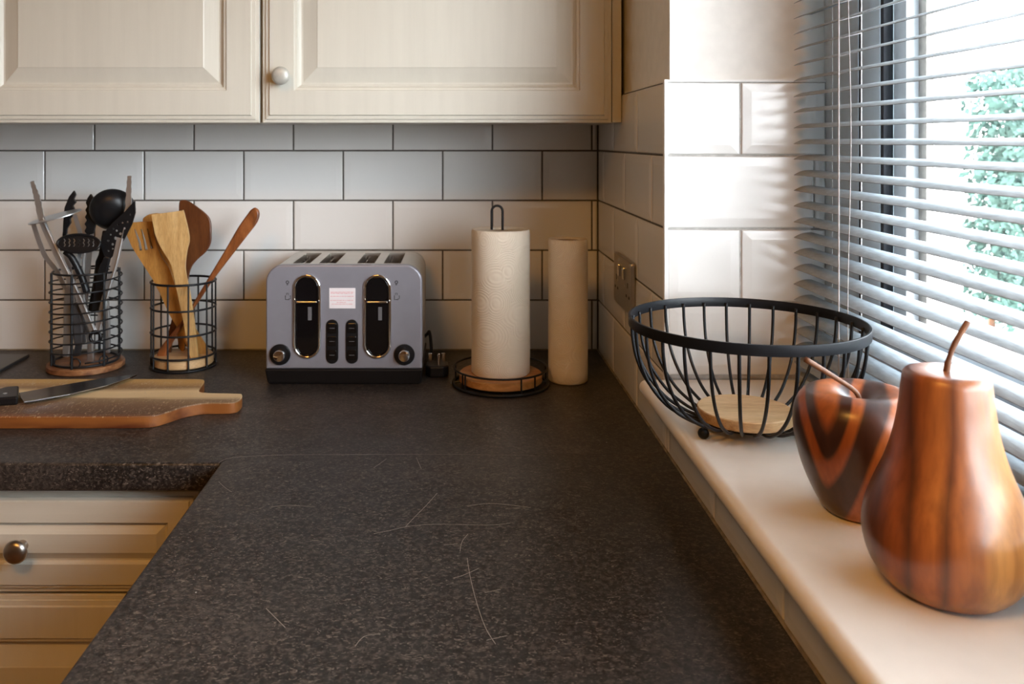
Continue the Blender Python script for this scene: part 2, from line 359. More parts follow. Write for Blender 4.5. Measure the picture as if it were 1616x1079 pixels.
def fruit_mat(name, stops, kind):
    """turned wood: growth layers cut by the round surface"""
    m, t, b = new_mat(name); N = t.nodes; L = t.links
    tcn = N.new('ShaderNodeTexCoord'); mp = N.new('ShaderNodeMapping'); L.new(tcn.outputs['Object'], mp.inputs[0])
    n0 = N.new('ShaderNodeTexNoise'); n0.inputs['Scale'].default_value = 9; n0.inputs['Detail'].default_value = 2
    mpn = N.new('ShaderNodeMapping'); mpn.inputs['Scale'].default_value = (1, 1, 0.35); L.new(tcn.outputs['Object'], mpn.inputs[0]); L.new(mpn.outputs[0], n0.inputs['Vector'])
    def mth(op, i0, i1=None, i2=None):
        q = N.new('ShaderNodeMath'); q.operation = op
        for i, v in enumerate((i0, i1, i2)):
            if v is None: continue
            if isinstance(v, (int, float)): q.inputs[i].default_value = v
            else: L.new(v, q.inputs[i])
        return q.outputs[0]
    if kind == 'apple':
        mp.inputs['Rotation'].default_value = (0, 0, 0.44)   # layers of growth meet in a V on the front left
        sp = N.new('ShaderNodeSeparateXYZ'); L.new(mp.outputs[0], sp.inputs[0])
        dx = mth('ADD', sp.outputs['X'], 0.026)
        sa = mth('SQRT', mth('MULTIPLY_ADD', dx, dx, 0.000025))
        base = mth('MULTIPLY_ADD', sa, -3.0, sp.outputs['Z']); k = 4.0; amp = 0.30
    else:
        sp = N.new('ShaderNodeSeparateXYZ'); mp.inputs['Rotation'].default_value = (0, 0, 0.52); L.new(mp.outputs[0], sp.inputs[0]); base = sp.outputs['X']; k = 8.5; amp = 0.32
    a = N.new('ShaderNodeMath'); a.operation = 'MULTIPLY'; L.new(base, a.inputs[0]); a.inputs[1].default_value = k
    c = N.new('ShaderNodeMath'); c.operation = 'MULTIPLY_ADD'; L.new(n0.outputs[0], c.inputs[0]); c.inputs[1].default_value = amp; L.new(a.outputs[0], c.inputs[2])
    if kind == 'apple':
        h = mth('ADD', c.outputs[0], 0.41)
    else:
        d = N.new('ShaderNodeMath'); d.operation = 'ADD'; d.inputs[1].default_value = 0.34; L.new(c.outputs[0], d.inputs[0]); h = d.outputs[0]
    r = N.new('ShaderNodeValToRGB'); L.new(h, r.inputs[0]); e = r.color_ramp.elements
    while len(e) < len(stops): e.new(0.5)
    for i, (p, cc) in enumerate(stops): e[i].position = p; e[i].color = rgb(cc)
    mp2 = N.new('ShaderNodeMapping'); mp2.inputs['Scale'].default_value = (170, 170, 16); L.new(tcn.outputs['Object'], mp2.inputs[0])
    n2 = N.new('ShaderNodeTexNoise'); n2.inputs['Scale'].default_value = 1; n2.inputs['Detail'].default_value = 4; L.new(mp2.outputs[0], n2.inputs['Vector'])
    r2 = N.new('ShaderNodeValToRGB'); r2.color_ramp.elements[0].position = 0.35; r2.color_ramp.elements[0].color = (0.62, 0.58, 0.55, 1); r2.color_ramp.elements[1].position = 0.6; r2.color_ramp.elements[1].color = (1.05, 1.05, 1.05, 1)
    L.new(n2.outputs[0], r2.inputs[0])
    x = N.new('ShaderNodeMix'); x.data_type = 'RGBA'; x.blend_type = 'MULTIPLY'; x.inputs[0].default_value = 0.6; L.new(r.outputs[0], x.inputs[6]); L.new(r2.outputs[0], x.inputs[7])
    L.new(x.outputs[2], b.inputs['Base Color']); b.inputs['Roughness'].default_value = 0.36; b.inputs['Coat Weight'].default_value = 0.35; b.inputs['Coat Roughness'].default_value = 0.22
    return m
DK = (0.045, 0.014, 0.006); OR = (0.40, 0.105, 0.018); MD = (0.17, 0.045, 0.011); LT = (0.50, 0.225, 0.055)
M_apple = fruit_mat('zebra_grained_apple_wood', [(0.0, DK), (0.10, DK), (0.13, OR), (0.17, OR), (0.20, DK), (0.27, DK), (0.30, OR), (0.38, OR), (0.42, (0.06, 0.018, 0.007)), (0.60, DK), (0.64, OR), (0.71, (0.34, 0.085, 0.016)), (0.735, DK), (0.81, (0.06, 0.018, 0.007)), (0.86, OR), (1.0, OR)], 'apple')
M_pear = fruit_mat('striped_pear_wood', [(0.0, MD), (0.10, (0.12, 0.032, 0.008)), (0.20, (0.38, 0.10, 0.018)), (0.30, (0.12, 0.032, 0.009)), (0.36, (0.36, 0.10, 0.02)), (0.46, (0.40, 0.115, 0.022)),
    (0.52, (0.13, 0.036, 0.010)), (0.57, (0.34, 0.10, 0.02)), (0.70, (0.30, 0.10, 0.022)), (0.80, LT), (0.92, (0.36, 0.14, 0.03)), (1.0, LT)], 'pear')

# ---------------- room shell ----------------
BW = 1.728; RW = 0.2875; RV = 1.17; TH = 0.1012; TW = 0.2022       # back tile face, right tile face, reveal tile face, tile pitch
YN = -2.2; XL = -2.05; WT = 2.10                                     # rear of the room, left wall, window head
YW = -0.25                                                          # near end of the window
floor = part('floor', bx(XL-0.1, 0.7, YN-0.1, BW+0.2, -0.08, 0), M_floor, kind='structure')
ceil = part('ceiling', bx(XL-0.1, 0.7, YN-0.1, BW+0.2, 2.40, 2.48), M_ceiling, kind='structure')
wall_back = part('wall_back', bx(XL-0.1, 0.7, BW+0.008, BW+0.15, 0, 2.40), M_plaster, kind='structure')
wall_left = part('wall_left', bx(XL-0.1, XL, YN, BW+0.008, 0, 2.40), M_room, kind='structure')
wall_rear = part('wall_rear', bx(XL-0.1, 0.7, YN-0.1, YN, 0, 2.40), M_room, kind='structure')
bm = bmesh.new(); PX = RW+0.008
box(bm, PX, 0.588, RV+0.008, BW+0.008, 0, 2.40)
box(bm, PX, 0.588, YN, YW, 0, 2.40)
box(bm, PX, 0.588, YW, RV+0.008, 0, SILL-0.021)
box(bm, PX, 0.588, YW, RV+0.008, WT, 2.40)
wall_right = part('wall_right', bm, M_plaster, kind='structure')
def gslab(parent, *a, m=M_grout): return part('grout', bx(*a), m, parent)
gslab(wall_back, XL, RW+0.006, BW+0.0030, BW+0.008, CT, CT+5*TH)
gslab(wall_right, RW+0.0030, PX, RV+0.006, BW+0.0025, CT, CT+5*TH)
gslab(wall_right, RW+0.0030, PX, YN+0.6, RV+0.006, CT, SILL-0.021)
gslab(wall_right, RW+0.004, 0.509, RV+0.0030, RV+0.008, SILL, CT+5*TH, m=M_grout_light)
# one glazed metro tile: cushion with a bevelled face; w along local x, h along local z, face towards -y
cache = {}
def tile_mesh(w_, h_):
    key = (round(w_, 4), round(h_, 4))
    if key in cache: return cache[key]
    bm = bmesh.new(); g = 0.0016; rings = []
    iw = min(0.013, w_*0.3); ih = min(0.013, h_*0.3)
    for ins, dep in ((0, 0), (0, 0.0062), (0.0012, 0.0071), (1, 0.008)):
        a = g+(ins if ins < 1 else iw); c = g+(ins if ins < 1 else ih)
        rings.append([bm.verts.new(p) for p in ((a, -dep, c), (w_-a, -dep, c), (w_-a, -dep, h_-c), (a, -dep, h_-c))])
    for a, c in zip(rings, rings[1:]):
        for k in range(4): bm.faces.new((a[k], a[(k+1) % 4], c[(k+1) % 4], c[k]))
    bm.faces.new(rings[-1]); bmesh.ops.recalc_face_normals(bm, faces=bm.faces)
    me = bpy.data.meshes.new('tile'); bm.to_mesh(me); bm.free(); me.materials.append(M_tile)
    cache[key] = me; return me
def tile(parent, loc, w_, h_, rz=0):
    if w_ < 0.004: return
    o = bpy.data.objects.new('tile', tile_mesh(w_, h_)); C.objects.link(o); o.parent = parent
    o.location = loc; o.rotation_euler = (random.uniform(-.0025, .0025), 0, rz+random.uniform(-.0025, .0025))
def run(parent, a0, a1, phase, z, h_, place):
    """cut the pitch joints of one course between a0 and a1"""
    k = math.floor((a0-phase)/TW); cuts = [a0]
    while True:
        k += 1; p = phase+k*TW
        if p >= a1-0.0045: break
        if p > a0+0.0045: cuts.append(p)
    cuts.append(a1)
    for u0, u1 in zip(cuts, cuts[1:]): place(u0, u1, z, h_)
for r in range(5):
    z = CT+r*TH; even = r % 2 == 0
    run(wall_back, -1.235, RW, 0.2757 if even else 0.1746, z, TH, lambda u0, u1, z, h_: tile(wall_back, (u0, BW+0.008, z), u1-u0, h_))
    # right wall: u is measured from the back corner towards the camera
    ph = BW-(1.357 if even else 1.458)
    a1 = BW-RV
    run(wall_right, 0.0, a1, ph, z, TH, lambda u0, u1, z, h_: tile(wall_right, (PX, BW-u0, z), u1-u0, h_, -PI/2))
    if r == 0:
        run(wall_right, a1, BW+0.5, ph, z, SILL-0.021-CT, lambda u0, u1, z, h_: tile(wall_right, (PX, BW-u0, z), u1-u0, h_, -PI/2))
    else:
        run(wall_right, RW+0.003, 0.509, RW+0.003+(TW/2 if even else 0), z, TH, lambda u0, u1, z, h_: tile(wall_right, (u0, RV+0.008, z), u1-u0, h_))
bm = bmesh.new(); box(bm, RW-0.0015, RW+0.003, RV-0.0015, RV+0.0075, SILL, CT+5*TH+0.003)
box(bm, RW+0.003, 0.509, RV+0.001, RV+0.0075, CT+5*TH, CT+5*TH+0.003); box(bm, RW+0.001, PX, RV+0.006, BW-0.27, CT+5*TH, CT+5*TH+0.003)
part('tile_trim', bm, M_trim, wall_right)
bm = bmesh.new()      # silicone bead along the worktop
tube(bm, [(RW, y, CT+0.0005) for y in (-0.75, 0.5, 1.2, BW)], 0.0020, 6)
M_seal = mat('dirty_sealant', (0.20, 0.17, 0.12), 0.6, var=((60, 60, 60), 0.5))
part('sealant_bead', bm, M_seal, wall_right)
bm = bmesh.new(); tube(bm, [(x, BW, CT+0.0005) for x in (XL, -1, RW)], 0.0018, 6); part('sealant_bead', bm, M_seal, wall_back)

# ---------------- window with sill ----------------
win = struct_empty('window_1', (0.51, RV, SILL))
# bullnose sill
X0 = 0.251; rr = 0.010; prof = [(0.512, SILL), (X0+rr, SILL)]
for k in range(1, 10): a = PI/2+PI*k/10; prof.append((X0+rr+rr*math.cos(a), SILL-rr+rr*math.sin(a)))
prof += [(X0+rr, SILL-2*rr), (0.512, SILL-2*rr)]
bm = bmesh.new(); prism(bm, prof, [], lambda u, v, t: Vector((u, YW+t, v)), RV-YW-0.002)
sill = part('window_sill', bm, M_sill, win, smooth=35)
def frame_part(name, bmx, m, par=win, **k): return part(name, bmx, m, par, **k)
FX = 0.509; ZB = SILL; ZT = WT
bm = bmesh.new()
box(bm, FX, FX+0.065, 1.078, RV+0.008, ZB, ZT); box(bm, FX, FX+0.065, YW, YW+0.09, ZB, ZT)
box(bm, FX, FX+0.065, YW+0.09, 1.078, ZB, ZB+0.045); box(bm, FX, FX+0.065, YW+0.09, 1.078, ZT-0.05, ZT)
wf = frame_part('window_frame', bm, M_upvc, bev=0.001)
bm = bmesh.new()      # opening sash
box(bm, FX-0.0003, FX+0.05, 1.022, 1.068, ZB+0.055, ZT-0.06); box(bm, FX-0.004, FX+0.05, YW+0.10, YW+0.145, ZB+0.055, ZT-0.06)
box(bm, FX-0.004, FX+0.05, YW+0.145, 1.022, ZB+0.055, ZB+0.10); box(bm, FX-0.004, FX+0.05, YW+0.145, 1.022, ZT-0.105, ZT-0.06)
sash = frame_part('sash', bm, M_upvc, bev=0.001)
bm = bmesh.new()
box(bm, FX+0.0012, FX+0.05, 1.068, 1.078, ZB+0.045, ZT-0.05)
box(bm, FX+0.0006, FX+0.012, 1.0145, 1.022, ZB+0.10, ZT-0.105); box(bm, FX+0.006, FX+0.05, YW+0.09, YW+0.10, ZB+0.045, ZT-0.05)
frame_part('rubber_gasket', bm, M_gasket)
bm = bmesh.new()
box(bm, FX+0.012, FX+0.03, 0.985, 1.0145, ZB+0.10, ZT-0.105); box(bm, FX+0.012, FX+0.03, YW+0.145, 0.985, ZB+0.10, ZB+0.115)
frame_part('glazing_bead', bm, mat('white_upvc', (0.82, 0.84, 0.86), 0.3), bev=0.001)
frame_part('spacer_bar', bx(FX+0.026, FX+0.034, 0.968, 0.9845, ZB+0.115, ZT-0.105), M_nickel)
frame_part('window_pane', bx(FX+0.034, FX+0.038, YW+0.14, 1.02, ZB+0.09, ZT-0.10), M_glass)

# ---------------- outside ----------------
part('ground', bx(0.75, 14, -8, 16, -0.3, -0.2), M_lawn, kind='structure')
part('garden_wall', bx(9.0, 9.3, 1.0, 16, -0.2, 2.05), M_brick, label='pale rendered garden wall seen washed out through the window', cat='wall', loc=(9, 8, -0.2))
hd = thing('hedge', 'green hedge seen through the window blind at far right', 'hedge', (4.6, 6.9, -0.2))
bm = bmesh.new(); rnd = random.Random(3)
for i in range(26000):
    u, v, q = rnd.random(), rnd.random(), rnd.random()
    x = 4.15+2.4*u; y = 6.3+0.7*rnd.random()+0.15*math.sin(9*u)-(0.5*u); z = -0.2+1.95*v+0.12*math.sin(11*u)+0.1*math.sin(5*u+2)
    n = Vector((rnd.uniform(-1, 1), -abs(rnd.uniform(0.1, 1)), rnd.uniform(-.6, 1))).normalized(); s = rnd.uniform(.02, .045)
    a = n.orthogonal().normalized(); c = n.cross(a); o_ = Vector((x, y, z))
    bm.faces.new([bm.verts.new(o_+a*s), bm.verts.new(o_+c*s*.6), bm.verts.new(o_-a*s), bm.verts.new(o_-c*s*.6)])
part('foliage', bm, M_hedge, hd, kind='stuff')
bm = bmesh.new()
for k in range(7): tube(bm, [(4.4+.33*k, 7.0-.05*k, -0.2), (4.45+.33*k, 7.0-.05*k, 0.6), (4.35+.33*k, 7.0-.05*k, 1.3)], [0.03, 0.02, 0.008], 6)
part('stem', bm, M_stem, hd, kind='stuff')

# ---------------- venetian blind ----------------
BX = 0.460; BY0 = YW+0.03; BY1 = 1.16; PIT = 0.02124; tilt = math.radians(15)
blind = thing('venetian_blind', 'grey-white venetian blind with tilted slats hanging in front of the window', 'blind', (BX, BY1, SILL))
bm = bmesh.new(); cs = []; ns = 6
for side in (0, 1):
    row = []
    for k in range(ns+1):
        u = k/ns; xx = 0.025*u; zz = 0.0022*math.sin(PI*u)-0.0006*side
        row.append((xx*math.cos(tilt)-zz*math.sin(tilt), xx*math.sin(tilt)+zz*math.cos(tilt)))
    cs += row if side == 0 else row[::-1]
ya = [bm.verts.new((x, -0.0, z)) for x, z in cs]; yb = [bm.verts.new((x, -(BY1-BY0), z)) for x, z in cs]
n = len(cs)
for k in range(n): bm.faces.new((ya[k], ya[(k+1) % n], yb[(k+1) % n], yb[k]))
bm.faces.new(ya); bm.faces.new(yb); bmesh.ops.recalc_face_normals(bm, faces=bm.faces)
sme = bpy.data.meshes.new('slat'); bm.to_mesh(sme); bm.free(); sme.materials.append(M_slat)
for p in sme.polygons: p.use_smooth = len(p.vertices) == 4
sme.set_sharp_from_angle(angle=math.radians(50))
hz0 = CZ-0.1526; k0 = -7; kk = k0; nsl = 0
while True:
    z = hz0+kk*PIT
    if z > WT-0.045: break
    o = bpy.data.objects.new('slat', sme); C.objects.link(o); o.parent = blind; o.location = (0, random.uniform(-0.001, 0.0005), z-SILL)
    o.rotation_euler = (0, random.uniform(-.02, .02), random.uniform(-.0006, .0006)); kk += 1; nsl += 1
part('bottom_rail', bx(BX+0.001, BX+0.025, BY0, BY1, SILL+0.003, SILL+0.013), M_slat, blind, bev=0.002)
part('head_rail', bx(BX-0.001, BX+0.027, BY0, BY1, WT-0.034, WT-0.004), M_slat, blind, bev=0.001)
for yy in (1.0205, 0.42, -0.10):
    bm = bmesh.new()
    tube(bm, [(BX-0.0012, yy, SILL+0.013), (BX-0.0012, yy, WT-0.03)], 0.0009, 6); tube(bm, [(BX+0.0258, yy, SILL+0.013), (BX+0.0258, yy, WT-0.03)], 0.0007, 6)
    for k in range(nsl):
        z = hz0+(k0+k)*PIT-0.0008; tube(bm, [(BX-0.001, yy, z), (BX+0.0255, yy, z+0.0064)], 0.0005, 4, cap=False)
    part('ladder_cord', bm, M_cord, blind)
bm = bmesh.new()
for dx, yy in ((-0.0045, 0.987), (0.0, 1.10)):
    pts = [(BX-0.004 if dx < 0 else BX+0.0262, yy+0.004*math.sin(i*0.9)*(dx < 0), SILL+0.02+i*0.06) for i in range(18)]
    tube(bm, spl(pts, 3), 0.0005, 5)
part('lift_cord', bm, M_cord, blind)

# ---------------- worktops ----------------
def worktop(name, outline, label, front):
    bm = bmesh.new(); prism(bm, outline, [], lambda u, v, t: Vector((u, v, CT-0.038+t)), 0.038)
    ed = [e for e in bm.edges if front((e.verts[0].co+e.verts[1].co)/2, e)]
    bmesh.ops.bevel(bm, geom=ed, offset=0.0045, segments=4, affect='EDGES', profile=0.5)
    return part(name, bm, M_top, None, label=label, cat='worktop', loc=(outline[0][0], outline[0][1], CT-0.038), smooth=30)
w1 = worktop('worktop', [(XL, 1.122), (-0.3127, 1.122), (-0.3005, 1.1508), (RW, 1.1563), (RW, BW), (XL, BW)],
    'dark speckled laminate worktop along the back wall under the toaster', lambda m, e: abs(m.y-1.122) < 1e-4 and abs(e.verts[0].co.z-e.verts[1].co.z) < 1e-4)
w2 = worktop('worktop', [(-0.312, -0.75), (RW, -0.75), (RW, 1.1560), (-0.3, 1.1503), (-0.312, 1.1212)],
    'dark speckled laminate worktop running towards the camera beside the window sill', lambda m, e: abs(m.x+0.312) < 1e-4 and abs(e.verts[0].co.z-e.verts[1].co.z) < 1e-4)
def ground_px(px, py):
    Y = F*(CZ-CT)/(py-VY); return Vector(((px-VX)*Y/F, Y, CT+0.00012))
bm = bmesh.new()
for ln in ([(345, 731), (352, 726), (372, 721.5), (440, 718), (560, 717), (720, 717), (840, 718)], [(640, 831), (668, 828), (700, 827), (740, 828), (780, 828), (806, 825)],
           [(737, 799), (752, 796), (775, 794.5), (800, 796), (838, 801)], [(690, 778), (672, 798), (655, 815), (640, 831)], [(738, 843), (729, 855), (726, 870)],
           [(737, 880), (742, 910), (752, 950), (766, 990), (782, 1016)], [(640, 831), (610, 838), (590, 842)], [(657, 722), (665, 740)], [(755, 897), (730, 908), (716, 912)],
           [(560, 1020), (575, 1004), (600, 1000)], [(428, 800), (455, 797), (498, 800)], [(765, 935), (790, 930)], [(420, 960), (450, 990)], [(700, 860), (722, 858)], [(768, 1010), (800, 1003)], [(610, 724), (590, 738)], [(345, 760), (356, 770), (366, 776)]):
    pts = [ground_px(*p) for p in ln]; q = spl(pts, 4) if len(pts) > 2 else pts
    flatbar(bm, q, 0.00042, 0.0001, Vector((0, 0, 1)))
part('scratch', bm, M_scratch, w2, kind='stuff')

# ---------------- cabinets ----------------
def panel(bm, x0, x1, z0, z1, prof, fn, back=0.018):
    """framed panel front: nested rings (inset, depth), fn(u, v, d) where d = depth behind the face"""
    rings = []; pr = [(0, back)]+prof
    for ins, d in pr: rings.append([bm.verts.new(fn(u, v, d)) for u, v in ((x0+ins, z0+ins), (x1-ins, z0+ins), (x1-ins, z1-ins), (x0+ins, z1-ins))])
    for a, b_ in zip(rings, rings[1:]):
        for k in range(4): bm.faces.new((a[k], a[(k+1) % 4], b_[(k+1) % 4], b_[k]))
    bm.faces.new(rings[0]); bm.faces.new(rings[-1]); return bm
DOORP = [(0, 0.0075), (0.0008, 0.0065), (0.006, 0.0060), (0.0065, 0.0035), (0.0125, 0.0030), (0.0135, 0.0), (0.055, 0.0), (0.0562, 0.0022), (0.0605, 0.0028), (0.0625, 0.0065), (0.0665, 0.0095), (0.0695, 0.0095), (0.094, 0.0022), (0.0955, 0.0014)]
def knob(parent, x, y, z, r, m, d=(0, -1, 0), L=0.026):
    bm = bmesh.new(); s = r/0.016
    pr = sprof([(0.0075, 0), (0.0065, 0.004), (0.006, 0.009), (0.009, 0.013), (0.0155, 0.016), (0.0160, 0.019), (0.013, 0.0225), (0.007, 0.0245), (0, 0.025)], 3)
    lathe(bm, [(a*s, b_*L/0.025) for a, b_ in pr], 0, 0, 0, 28)
    bm.transform(Matrix.Translation((x, y, z)) @ Vector((0, 0, 1)).rotation_difference(Vector(d)).to_matrix().to_4x4())
    return part('knob', bm, m, parent, smooth=50)
UF = 1.46; UB = CZ+0.0317      # upper door face, bottom of upper doors
def upper(x0, x1, kn, label):
    t_ = thing('wall_cabinet', label, 'cabinet', ((x0+x1)/2, BW, UB), group=None)
    bm = bmesh.new(); box(bm, x0, x1, UF+0.021, BW+0.0, UB+0.001, UB+0.715)
    part('body', bm, M_cab, t_)
    bm = bmesh.new(); panel(bm, x0+0.002, x1-0.002, UB-0.001, UB+0.715, DOORP, lambda u, v, d: Vector((u, UF+d, v)), 0.020)
    dr = part('door', bm, M_cab, t_)
    if kn: knob(dr, kn[0], UF, kn[1], 0.0152, M_pewter)
    return t_
upper(-0.3358, 0.2695, ((442-VX)*UF/F*0.985, CZ+(222-119)*UF/F*0.985), 'cream painted wall cabinet above the toaster, door with round knob at lower left')
upper(-0.850, -0.3372, None, 'cream painted wall cabinet at upper left above the utensil holders, no knob showing')
upper(-1.364, -0.852, None, 'cream painted wall cabinet cut by the left edge of the photo')
part('filler_strip', bx(0.2697, 0.2865, UF+0.016, BW, UB, UB+0.715), M_cab, None, label='narrow cream filler strip between the wall cabinet and the right wall', cat='trim', loc=(0.278, UF+0.016, UB), bev=0.0008)

DF = 1.142
DRAWP = [(0, 0.007), (0.001, 0.006), (0.006, 0.0055), (0.007, 0.003), (0.011, 0.0025), (0.0125, 0.0), (0.040, 0.0), (0.041, 0.0035), (0.043, 0.0055), (0.0455, 0.0055), (0.0545, 0.0006), (0.0555, 0.0)]
def base_unit(x0, x1, label, kx):
    t_ = thing('base_cabinet', label, 'cabinet', ((x0+x1)/2, 1.45, 0))
    bm = bmesh.new(); box(bm, x0, x1, DF+0.021, BW-0.005, 0.14, CT-0.038)
    part('body', bm, M_cab, t_)
    part('plinth', bx(x0, x1, DF+0.06, DF+0.078, 0, 0.14), M_cab, t_)
    z = CT-0.0475; h = 0.136
    bm = bmesh.new(); panel(bm, x0+0.002, x1-0.002, z-h, z, DRAWP, lambda u, v, d: Vector((u, DF+d, v)), 0.020)
    d_ = part('drawer', bm, M_cabh, t_); knob(d_, kx, DF, z-h/2-0.002, 0.0155, M_nickel, L=0.028); z -= h+0.004
    bm = bmesh.new(); panel(bm, x0+0.002, x1-0.002, 0.15, z, DOORP, lambda u, v, d: Vector((u, DF+d, v)), 0.020)
    d_ = part('door', bm, M_cab, t_); knob(d_, x0+0.035, DF, z-0.05, 0.0155, M_nickel, L=0.028)
    part('top_rail', bx(x0, x1, DF+0.006, DF+0.021, CT-0.0455, CT-0.0385), M_cab, t_)
    return t_
base_unit(-0.845, -0.345, 'cream painted base cabinet with drawer and aged round knob at lower left', -0.5815)
base_unit(-1.349, -0.849, 'cream painted base cabinet left of the visible drawer, outside the photo', -1.099)
part('corner_post', bx(-0.3435, -0.292, DF+0.004, DF+0.03, 0.0, CT-0.0385), M_cab, None, label='cream corner post beside the drawers under the worktop corner', cat='trim', loc=(-0.32, DF, 0))
for y0, y1, lb in ((0.52, 1.138, 'cream base cabinet under the near worktop, next to the corner'), (-0.10, 0.516, 'cream base cabinet under the near worktop, closest to the camera'), (-0.72, -0.104, 'cream base cabinet under the worktop end behind the camera')):
    t_ = thing('base_cabinet', lb, 'cabinet', (0, (y0+y1)/2, 0))
    part('body', bx(-0.271, RW, y0, y1, 0.14, CT-0.0385), M_cab, t_)
    part('plinth', bx(-0.23, -0.212, y0, y1, 0, 0.14), M_cab, t_)
    bm = bmesh.new(); panel(bm, y0+0.002, y1-0.002, 0.15, CT-0.0475, DOORP, lambda u, v, d: Vector((-0.292+d, u, v)), 0.020)
    d_ = part('door', bm, M_cab, t_); knob(d_, -0.292, y1-0.04, 0.76, 0.0155, M_nickel, (-1, 0, 0))

# ---------------- toaster ----------------
TX = -0.1955; TY = 1.482
to = thing('toaster', 'lilac-grey four-slot toaster with two chrome-ringed lever bays on black base', 'toaster', (TX, TY+0.1, CT))
k_ = 0.000266
def fu(zx): return TX+(zx-592)*k_
def fv(zy): return CT+(990-zy)*k_
x0, x1, zb, zt = fu(80), fu(1104), fv(885), fv(205)
D1 = TY+0.198
bm = bmesh.new(); prism(bm, rrect(x0, x1, zb, zt, 0.030, 0.003, 10), [], lambda u, v, t: Vector((u, TY+t, v)), 0.016)
part('front_panel', bm, M_toaster, to, bev=0.005, seg=4, smooth=40)
bm = bmesh.new(); prism(bm, rrect(x0+.001, x1-.001, zb, zt-.001, 0.029, 0.003, 10), [], lambda u, v, t: Vector((u, D1-0.014+t, v)), 0.014)
part('back_panel', bm, M_toasttop, to, bev=0.004, seg=3, smooth=40)
# steel wrap round sides and top
ol = rrect(x0+.002, x1-.002, zb, zt-.0015, 0.028, 0.003, 10); top_n = 11
bm = bmesh.new()
right = [p for p in ol if p[0] > x1-0.031]; left = [p for p in ol if p[0] < x0+0.031]
def shell(pts):
    inn = [(TX+(p[0]-TX)*0.972, CT+0.1+(p[1]-CT-0.1)*0.972) for p in pts]
    prism(bm, pts+inn[::-1], [], lambda u, v, t: Vector((u, TY+0.016+t, v)), D1-0.014-TY-0.016)
rs = [p for p in ol[:11]]; rs = [(x1-.002, zb)]+rs
ls = ol[11:22]+[(x0+.002, zb)]
shell(rs); part('side_wrap', bm, M_toasttop, to, smooth=40)
bm = bmesh.new(); shell(ls); part('side_wrap', bm, M_toasttop, to, smooth=40)
slots = [(-0.2905, -0.2600), (-0.2440, -0.2135), (-0.1765, -0.1455), (-0.1290, -0.0985)]
bm = bmesh.new()
def rect(a, b_, c, d): return [(a, c), (b_, c), (b_, d), (a, d)]
prism(bm, rect(x0+0.0300, x1-0.0300, TY+0.016, D1-0.014), [rect(a, b_, 1.513, 1.650) for a, b_ in slots], lambda u, v, t: Vector((u, v, zt-0.0052+t)), 0.0037)
part('top_plate', bm, M_toasttop, to)
for a, b_ in slots:
    bm = bmesh.new()   # well: four thin walls and a floor
    box(bm, a-.002, a, 1.511, 1.652, zt-0.12, zt-0.0052); box(bm, b_, b_+.002, 1.511, 1.652, zt-0.12, zt-0.0052)
    box(bm, a, b_, 1.511, 1.513, zt-0.12, zt-0.0052); box(bm, a, b_, 1.650, 1.652, zt-0.12, zt-0.0052); box(bm, a, b_, 1.513, 1.65, zt-0.12, zt-0.118)
    sl = part('slot_well', bm, M_nickel, to)
    bm = bmesh.new()
    for yy in (1.525, 1.545, 1.565, 1.585, 1.605, 1.625, 1.642): tube(bm, [(a+0.006, yy, zt-0.006), (a+0.006, yy, zt-0.10)], 0.0008, 5); tube(bm, [(b_-0.006, yy, zt-0.006), (b_-0.006, yy, zt-0.10)], 0.0008, 5)
    for dz in (0.012, 0.03): tube(bm, [(a+0.007, 1.515, zt-dz), (a+0.007, 1.648, zt-dz)], 0.0009, 5); tube(bm, [(b_-0.007, 1.515, zt-dz), (b_-0.007, 1.648, zt-dz)], 0.0009, 5)
    part('bread_guide', bm, M_chrome, sl)
bm = bmesh.new()    # vent slots at the right end
for i in range(7): box(bm, x1-0.0135+i*0.0012, x1-0.0128+i*0.0012, TY+0.05, D1-0.03, zt-0.02-i*0.003, zt-0.0175-i*0.003)
part('side_vent', bm, M_ink, to)
bm = bmesh.new(); b0 = [(x0-.002, zb), (x1+.001, zb), (x1-.002, CT+0.004), (x1-.006, CT), (x0+.006, CT), (x0+.002, CT+0.004)]
prism(bm, b0, [], lambda u, v, t: Vector((u, TY-0.002+t+(0.004 if v < zb-.01 else 0), v)), D1-TY+0.002)
part('base', bm, M_blackplastic, to, bev=0.003)
def onface(bm, ol_, t0, t1): return prism(bm, ol_, [], lambda u, v, t: Vector((u, TY-t0-t, v)), t1-t0)
for cx in (351, 811):
    c = fu(cx); cz = fv(541); R = 0.0215; H = 0.0705
    bm = bmesh.new(); onface(bm, capsule(c, cz, R-.0005, H-.0005, 12), -0.001, 0.0010); bay = part('lever_bay', bm, M_gloss, to)
    o3 = [Vector((u, TY-0.0014, v)) for u, v in capsule(c, cz, R+.0005, H+.0005, 16)]
    bm = bmesh.new(); tube(bm, o3, 0.0025, 8, closed=True); part('chrome_ring', bm, M_chrome, bay, smooth='all', label='chrome ring around the lever bay')
    o3 = [Vector((u, TY-0.0014, v)) for u, v in capsule(c, cz, R-.0030, H-.0032, 16)]
    bm = bmesh.new(); tube(bm, o3, 0.0012, 6, closed=True); part('inner_lip', bm, M_gloss, bay, smooth='all')
    bm = bmesh.new(); onface(bm, rrect(c-0.0175, c+0.0185, fv(449), fv(434), 0.0015, 0.0015, 4), 0.0008, 0.012); part('lever', bm, M_chrome, to, bev=0.0012, smooth=40, label='chrome lever bar')
    bm = bmesh.new(); onface(bm, rrect(c+0.0015, c+0.008, fv(566), fv(480), 0.0006, 0.0006, 2), 0.0009, 0.0014); part('painted_reflection', bm, M_reflect_mark, bay)  # grey bar painted in as a reflection on the glossy bay
